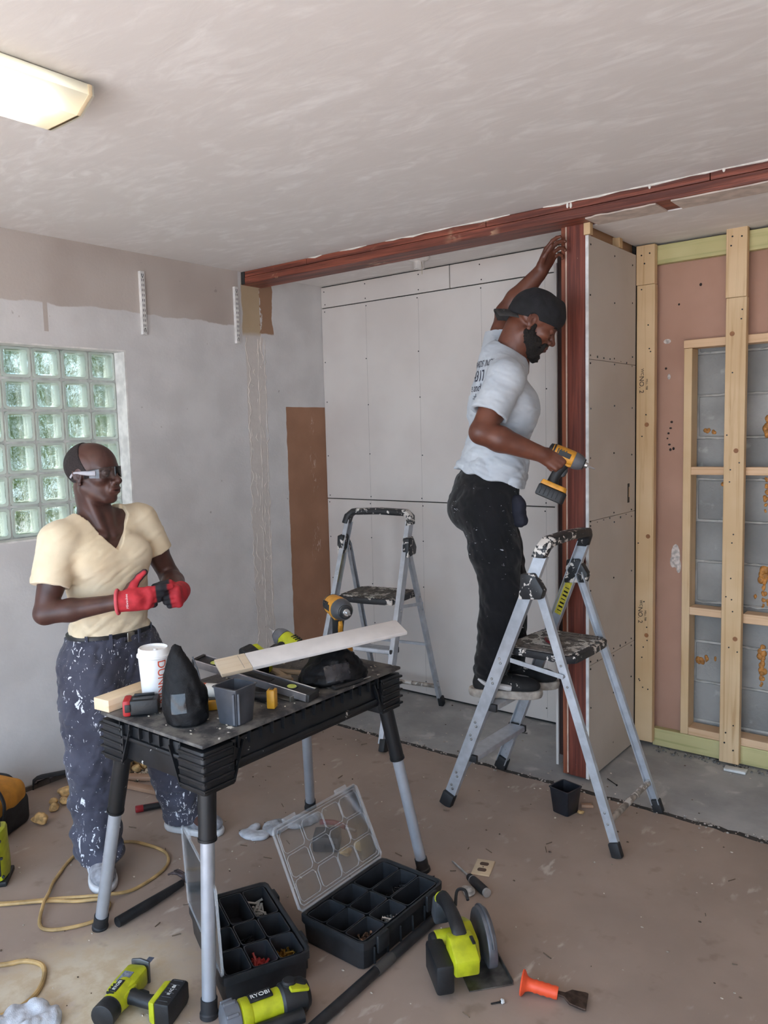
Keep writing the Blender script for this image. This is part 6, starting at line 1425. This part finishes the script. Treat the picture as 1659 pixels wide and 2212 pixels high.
def lump(name, label, cat, loc, r, mt, seed, parent=None, flat=.7, sub=3):
    rnd = random.Random(seed); bm = bmesh.new(); bmesh.ops.create_icosphere(bm, subdivisions=sub, radius=1); ph = [rnd.uniform(0, 6) for _ in range(6)]
    for v in bm.verts:
        p = v.co.copy(); w = 1+.16*math.sin(p.x*3.1+ph[0])*math.sin(p.y*2.7+ph[1])+.12*math.sin(p.z*4.3+ph[2]+p.x*2)+.06*math.sin(p.y*9+ph[3])*math.sin(p.x*8+ph[4]); v.co = Vector((p.x*r[0]*w, p.y*r[1]*w, p.z*r[2]*w))
    z0 = min(v.co.z for v in bm.verts)
    for v in bm.verts: v.co.z -= z0
    for f in bm.faces: f.smooth = True
    me = bpy.data.meshes.new(name); bm.to_mesh(me); bm.free(); o = mobj(name, me, mt); o.location = loc; o.rotation_euler = (0, 0, rnd.uniform(0, 6)); return tag(o, label, cat)
PG = mat('plaster_lump', srgb(178, 172, 166), .9, var=.2, vs=60, bump=.6, bs=90)
lump('plaster_chunk', 'crumpled pale plaster chunk between screwdriver handle and circular saw', 'plaster', (-1.452, 2.258, 0), (.028, .022, .012), PG, 4)
b2 = bin_('parts_bin', 'square black plastic bin on the floor under the ladder by the post', (-1.445, 3.015, .001), -.2, .098, .112, .003, mat('bin_black_plastic', srgb(30, 33, 40), .4, var=.15))
def hammer():
    a, b = Vector((-2.300, 1.420, .016)), Vector((-2.310, 1.705, .016)); T = thing('claw_hammer', 'claw hammer with a black tubular handle and rusty steel head', 'hammer'); T.matrix_world = frame(a, x=b-a, z=(0, 0, 1)); RS = mat('hammer_steel', srgb(96, 84, 84), .5, .7, var=.35, vs=40)
    L = (b-a).length; MB().tube([(-.01, 0, 0), (.10, 0, 0), (.20, 0, .002), (L-.02, 0, .004)], [.0175, .0175, .015, .012], 14).build('handle', DKP, T)
    MB().lathe([(.012, 0), (.0145, .004), (.0145, .016), (.010, .024), (.011, .05)], frame((L, -.062, .016), z=(0, 1, 0)), 16).build('poll', RS, T); MB().box((L, 0, .013), (.024, .030, .026)).build('eye', RS, T, bevel=.004)
    for s in (-1, 1): MB().tube(wob([(L+s*.003, .012, .016), (L+s*.006, .04, .020), (L+s*.011, .065, .016), (L+s*.014, .085, .006)], 4), [.0075]*4+[.006]*5+[.004]*4, 8).build('claw', RS, T)
hammer()
def red_handle():
    a, b = Vector((-2.952, 1.942, .016)), Vector((-2.800, 2.190, .016)); T = thing('pry_hammer', 'red and black handled hammer lying behind the person in cream shirt', 'hammer'); T.matrix_world = frame(a, x=b-a, z=(0, 0, 1)); L = (b-a).length
    MB().cyl((.02, 0, 0), (L*.8, 0, 0), .0145, .011, n=14).build('handle', DKP, T); MB().cyl((-.01, 0, 0), (.025, 0, 0), .0155, n=14).build('butt', mat('handle_red', srgb(150, 32, 38), .45), T, bevel=.004); MB().box((L*.45, .006, .010), (L*.7, .006, .006)).build('inlay', MATS['handle_red'], T, bevel=.002)
    RS = MATS['hammer_steel']; MB().cyl((L*.88, -.05, .0), (L*.88, .04, .0), .015, n=16).build('head', RS, T, bevel=.002); MB().tube(wob([(L*.88, .035, 0), (L*.89, .07, .006), (L*.87, .10, -.006)], 4), [.011]*5+[.005]*4, 8).build('claw', RS, T)
red_handle()
def prybar():
    T = thing('flat_pry_bar', 'black flat pry bar leaning on the floor against the left wall', 'pry bar', (-3.535, 1.87, .0), math.radians(63)); BKs = mat('bar_black', (.02, .02, .022), .5, .3)
    MB().prism([(-.085, .0), (-.078, .0), (-.074, .035), (-.06, .045), (.22, .048), (.22, .055), (-.062, .053), (-.082, .042)], .045, frame((0, .0225, 0), x=(1, 0, 0), z=(0, -1, 0))).build('bar', BKs, T, bevel=.002); MB().box((.235, 0, .048), (.03, .05, .006), rot=(0, .15, 0)).build('claw_end', BKs, T, bevel=.002)
    MB().box((.20, 0, .0225), (.02, .03, .045)).build('rest_nail', BKs, T, bevel=.002)
prybar()
def cord(label, pts, r, closed=False):
    mb = MB(); P = wob([(x, y, z) for x, y, z in pts], 10); mb.tube(P, r, 8); g = mat('cord_yellow', srgb(178, 146, 96), .6, var=.25, vs=14, bump=.3); tag(mb.build('extension_cord', g), label, 'cord')
z = .0065
cord('dusty yellow extension cord looped and twisted around the shoe of the person in cream', [(-3.45, -.9, z), (-3.42, .2, z), (-3.3, .75, z), (-3.0, 1.06, z), (-2.752, 1.237, z), (-2.617, 1.369, z), (-2.53, 1.44, z+.004), (-2.46, 1.49, z+.013), (-2.438, 1.575, z), (-2.464, 1.72, z), (-2.545, 1.792, z), (-2.66, 1.792, z), (-2.766, 1.75, z), (-2.842, 1.60, z), (-2.745, 1.446, z), (-2.66, 1.37, z+.009), (-2.60, 1.315, z+.012), (-2.515, 1.255, z), (-2.455, 1.265, z), (-2.40, 1.335, z), (-2.385, 1.40, z), (-2.43, 1.465, z), (-2.48, 1.455, z+.004), (-2.54, 1.405, z), (-2.63, 1.335, z+.003), (-2.78, 1.20, z), (-3.02, 1.02, z), (-3.28, .70, z), (-3.36, .2, z), (-3.38, -.9, z)], .0062)
cord('yellow cord loop lying beside the white rag', [(-3.1, -.9, z), (-3.05, .2, z), (-2.85, .7, z), (-2.62, .93, z), (-2.50, 1.01, z), (-2.416, 1.075, z), (-2.372, 1.130, z), (-2.305, 1.150, z), (-2.235, 1.112, z), (-2.19, 1.045, z), (-2.195, .965, z), (-2.26, .86, z), (-2.42, .6, z), (-2.75, .2, z), (-2.9, -.9, z)], .0075)
def soft(name, label, cat, c, el, mt, vs=.004, amp=.01, fr=60, seed=1):
    lo = np.array([1e9]*3); hi = -lo
    for p, r in el: lo = np.minimum(lo, np.array(p)-np.array(r)); hi = np.maximum(hi, np.array(p)+np.array(r))
    F = SDF(lo-.03, hi+.03, vs)
    for p, r in el: F.el(p, r, None, .012)
    F.folds(amp, fr, seed, .03); F.folds(amp*.5, fr*2.2, seed+5, .03); F.plane((0, 0, .001), (0, 0, -1)); me = F.mesh(name); o = mobj(name, me, mt); o.location = c; return tag(o, label, cat)
CT = mat('cotton_white', srgb(190, 192, 198), .9, var=.12, vs=30, bump=.4, bs=300); CG = mat('cotton_grey', srgb(168, 168, 172), .9, var=.25, vs=24, bump=.4, bs=300)
soft('white_rag', 'crumpled white cotton rag on the floor beside the cord loop', 'rag', (-2.125, .985, 0), [((0, 0, .012), (.06, .05, .02)), ((.05, .05, .012), (.05, .03, .018)), ((-.03, -.06, .012), (.06, .03, .02)), ((.06, .0, .02), (.02, .05, .02)), ((.01, .05, .02), (.05, .02, .022))], CT, seed=3)
soft('work_glove', 'pale cotton glove flattened on the floor to the left of the clear lid', 'glove', (-2.395, 2.085, 0), [((0, 0, .008), (.05, .03, .012)), ((-.02, .045, .010), (.018, .03, .014)), ((.045, .02, .008), (.03, .035, .010))], CT, amp=.005, seed=8)
soft('work_glove', 'grey dirty cotton glove lying behind the tilted clear lid', 'glove', (-2.315, 2.225, 0), [((-.03, -.04, .014), (.045, .06, .018)), ((.02, .05, .014), (.04, .06, .018)), ((.045, .11, .012), (.025, .04, .014))], CG, amp=.006, seed=10)
def radio():
    T = thing('tool_charger', 'red and black tool charger lying behind the tilted clear lid', 'charger', (-2.075, 2.205, .001), .6); MB().box((0, 0, .032), (.105, .095, .062)).build('case', mat('charger_dark', srgb(44, 42, 46), .5, var=.2), T, bevel=.010); MB().box((-.01, .05, .038), (.09, .012, .030)).build('red_panel', mat('charger_red', srgb(128, 44, 48), .5), T, bevel=.004); MB().box((.02, -.05, .028), (.04, .006, .02)).build('socket', DKP, T, bevel=.002)
    T = thing('clamp_handle', 'red plastic clamp handle on the floor beyond the tool charger', 'clamp', (-2.165, 2.345, .001), .2); MB().tube(wob([(-.06, -.01, .012), (0, .006, .014), (.06, -.004, .012)], 5), .011, 10).build('grip', MATS['charger_red'], T); MB().cyl((.06, -.004, .008), (.11, -.01, .008), .006).build('rod', STEEL, T)
radio()
FC = mat('foam_chunk', srgb(206, 166, 110), .8, var=.25, vs=50, bump=.5, bs=120)
k = 0
spots = [(-3.36, 1.845, .036, 'round knob-like foam chunk topmost of the scraps near the wall'), (-3.40, 1.92, .030, 'ragged foam chunk touching the trouser leg side of the scraps'), (-3.30, 1.80, .026, 'flat foam chunk among the scraps near the pry bar'), (-3.275, 1.735, .028, 'pale foam chunk at the middle of the scraps near the pry bar'), (-3.33, 1.765, .022, 'small foam chunk wedged among the scraps'), (-3.235, 1.835, .030, 'double-lobed foam chunk in front of the scraps'), (-3.205, 1.635, .033, 'elongated foam chunk lying apart on the open floor'), (-3.27, 1.87, .026, 'folded foam chunk beside the double-lobed one')]
for (x, y, r, lab) in spots:
    k += 1; lump('foam_chunk', lab, 'foam', (x, y, 0), (r*1.25 if k == 7 else r, r*.7, r*.65), FC, k)
tag(lump('caulk_tip', 'small white plastic caulk tip by the foam scraps', 'plastic', (-3.20, 1.895, 0), (.030, .010, .009), CT, 30), None, None)
lump('foam_chunk', 'yellow foam chunk seen through the clear lid beside the charger', 'foam', (-1.975, 2.20, 0), (.026, .022, .016), FC, 41); lump('foam_chunk', 'larger pale foam block seen through the clear lid', 'foam', (-1.955, 2.275, 0), (.036, .026, .022), mat('foam_pale', srgb(206, 176, 124), .8, bump=.3), 42)
# rubble heap between the wall and the work table: bigger pieces singly, the crumbs as one
rnd = random.Random(31); names = ['amber', 'ochre', 'pale yellow', 'honey', 'tan']; where = ['on top of the rubble heap', 'at the left of the rubble heap', 'in the middle of the rubble heap', 'at the foot of the rubble heap', 'behind the rubble heap']
for lay, n, z0 in ((0, 4, .0), (1, 3, .042), (2, 2, .082)):
    for i in range(n*n if lay else n*n+4):
        r = rnd.uniform(.021, .026); x = -3.41-.029*(n-1)+.058*(i % n)+rnd.uniform(-.004, .004); y = 2.215-.028*(n-1)+.056*(i//n)+rnd.uniform(-.004, .004)
        o = lump('foam_chunk', 'torn yellow foam chunk in the rubble heap by the wall', 'foam', (x, y, z0), (r, r*.92, r*.85), FC if i % 3 else MATS['foam_pale'], 60+i+30*lay, sub=2); o['group'] = 'foam in the rubble heap'
mb = MB()
for i in range(420):
    x = -3.36+rnd.gauss(0, .09); y = 2.26+rnd.gauss(0, .12); q = rnd.uniform(.003, .012)
    if x < XL+.02: continue
    mb.ball((x, y, q*.5+max(0, .028-.25*math.hypot(x+3.42, y-2.27))), (q, q*rnd.uniform(.6, 1), q*.7), u=6, v=4)
mb.build('rubble_crumbs', mat('rubble_mix', srgb(168, 150, 128), .9, var=.55, vs=70), floor, smooth=0, kind='stuff')
sw_ = m_pine('lath_wood', 'x', srgb(150, 116, 92), srgb(172, 136, 110), srgb(110, 78, 56))
for x, y, rz, L, w, lab in ((-3.20, 2.175, .55, .30, .045, 'old wood lath lying across the rubble heap'), (-3.135, 2.085, .22, .34, .042, 'old wood lath lying in front of the rubble heap'), (-3.44, 1.985, 1.1, .12, .03, 'short wood lath piece by the pry bar end')):
    T = thing('wood_lath', lab, 'wood', (x, y, .001), rz, None); MB().box((0, 0, .011), (L, w, .020)).build('lath', sw_, T, bevel=.003)
# tool bag and lantern at the left edge
def bag():
    T = thing('tool_bag', 'orange and black canvas tool bag on the floor by the left wall', 'tool bag', (-3.325, 1.435, 0), .5); OC = mat('bag_orange', srgb(196, 132, 46), .8, var=.15, bump=.3, bs=300); BC = mat('bag_black', (.02, .02, .022), .8, var=.3, bump=.3, bs=300)
    F = SDF((-.2, -.22, -.01), (.2, .22, .30), .006); F.bx((0, 0, .06), (.13, .17, .075), None, .04, .02); F.folds(.008, 24, 2); F.plane((0, 0, .001), (0, 0, -1)); F.build('bag_base', BC, None).parent = T
    F = SDF((-.2, -.22, .05), (.2, .22, .30), .006); F.bx((0, 0, .13), (.127, .166, .065), None, .05, .02); F.el((0, 0, .17), (.10, .13, .06), None, .04); F.folds(.008, 24, 4); F.plane((0, 0, .10), (0, 0, -1)); F.build('bag_top', OC, None).parent = T
    MB().tube(wob([(.132, -.03, .07), (.14, -.025, .15), (.10, -.01, .205), (.05, 0, .215)], 6), .010, 8, flat=.5).build('strap', BC, T); MB().tube(wob([(.05, .175, .05), (.05, .178, .13), (.04, .15, .19), (-.04, .15, .19), (-.05, .178, .13), (-.05, .175, .05)], 6), .008, 8).build('carry_handle', BC, T); MB().tube(wob([(-.09, 0, .222), (0, 0, .235), (.09, 0, .222)], 5), .008, 8, flat=.6).build('zip', BC, T)
bag()
def lantern():
    T = thing('work_lantern', 'lime green box work light with grey label face near the tool bag', 'work light', (-2.955, 1.275, 0), math.radians(50)); MB().prism([(-.085, -.06), (.085, -.06), (.095, 0), (.085, .06), (-.085, .06)], .185, Matrix.Translation((0, 0, .018)), .93).build('housing', LIME, T, bevel=.012); MB().box((0, 0, .010), (.19, .125, .020)).build('foot', DKP, T, bevel=.005)
    MB().box((-.006, -.060, .105), (.125, .010, .130)).build('label_face', mat('lantern_label', srgb(132, 138, 146), .5, var=.45, vs=60), T, bevel=.010); MB().box((.072, -.059, .09), (.014, .008, .10)).build('side_recess', DKP, T, bevel=.003)
    for q in ((.082, .175), (.084, .11), (.086, .04), (-.08, .17), (-.082, .04)): MB().cyl((q[0], -.058, q[1]), (q[0], -.0645, q[1]), .005, n=10).build('screw', DKP, T)
    MB().tube(wob([(-.06, 0, .20), (-.05, 0, .245), (.05, 0, .245), (.06, 0, .20)], 5), .012, 10).build('carry_handle', DKP, T)
lantern()
# small loose bits
WP = mat('white_scrap', srgb(214, 214, 212), .6)
T = thing('drywall_scrap', 'small white drywall scrap in front of the stud foot', 'scrap', (-.975, 3.84, .001), .12); MB().prism([(-.05, -.022), (.045, -.026), (.05, .02), (-.048, .024)], .012).build('scrap', WP, T, bevel=.002)
T = thing('wood_shim', 'small wood shim behind the black bin on the floor', 'wood', (-1.392, 3.105, .001), .5); MB().prism([(-.02, -.012), (.03, -.01), (.02, .014), (-.022, .012)], .012).build('shim', sw_, T, bevel=.001)
lump('foam_chunk', 'tiny beige foam crumb beside the black bin', 'foam', (-1.385, 3.035, 0), (.013, .010, .008), FC, 77)
for x, y, rz, L, lab in ((-1.395, 3.395, -.6, .075, 'black drywall screw on the bare slab right of the post'), (-2.02, 3.70, .3, .05, 'black drywall screw on the slab inside the alcove'), (-1.098, 1.84, .9, .03, 'short steel screw beside the brick chisel guard'), (-1.628, 2.262, .5, .045, 'black screw beside the rear table foot')):
    T = thing('loose_screw', lab, 'screw', (x, y, .004), rz); MB().cyl((-L/2, 0, 0), (L/2, 0, 0), .0024, n=6).build('shank', BK, T); MB().cyl((L/2-.002, 0, 0), (L/2, 0, .0), .0045, n=8).build('head', BK, T)
lump('white_pebble', 'white plaster pebble next to the brick chisel', 'plaster', (-1.085, 1.855, 0), (.008, .006, .005), WP, 80)
mb = MB(); mb2 = MB(); mb3 = MB()
for i in range(620):
    x, y = rnd.uniform(-3.4, .9), rnd.uniform(.9, 3.9); q = rnd.uniform(.0012, .0042)
    (mb if i % 3 else mb2).ball((x, y, q*.5), (q*rnd.uniform(.8, 2.2), q, q*.7), u=5, v=4)
for i in range(60):
    x, y = rnd.uniform(-3.0, .3), rnd.uniform(1.1, 3.8); a = rnd.uniform(0, 6); L = rnd.uniform(.01, .04); mb3.cyl((x, y, .002), (x+L*math.cos(a), y+L*math.sin(a), .003), .0016, n=5)
for m_b, nm, mt in ((mb, 'floor_crumbs', mat('crumb_pale', srgb(196, 182, 164), .9, var=.3, vs=90)), (mb2, 'floor_grit', mat('crumb_dark', srgb(96, 78, 64), .9, var=.4, vs=90)), (mb3, 'floor_splinters', mat('splinter', srgb(110, 92, 76), .9))): m_b.build(nm, mt, floor, smooth=0, kind='stuff')
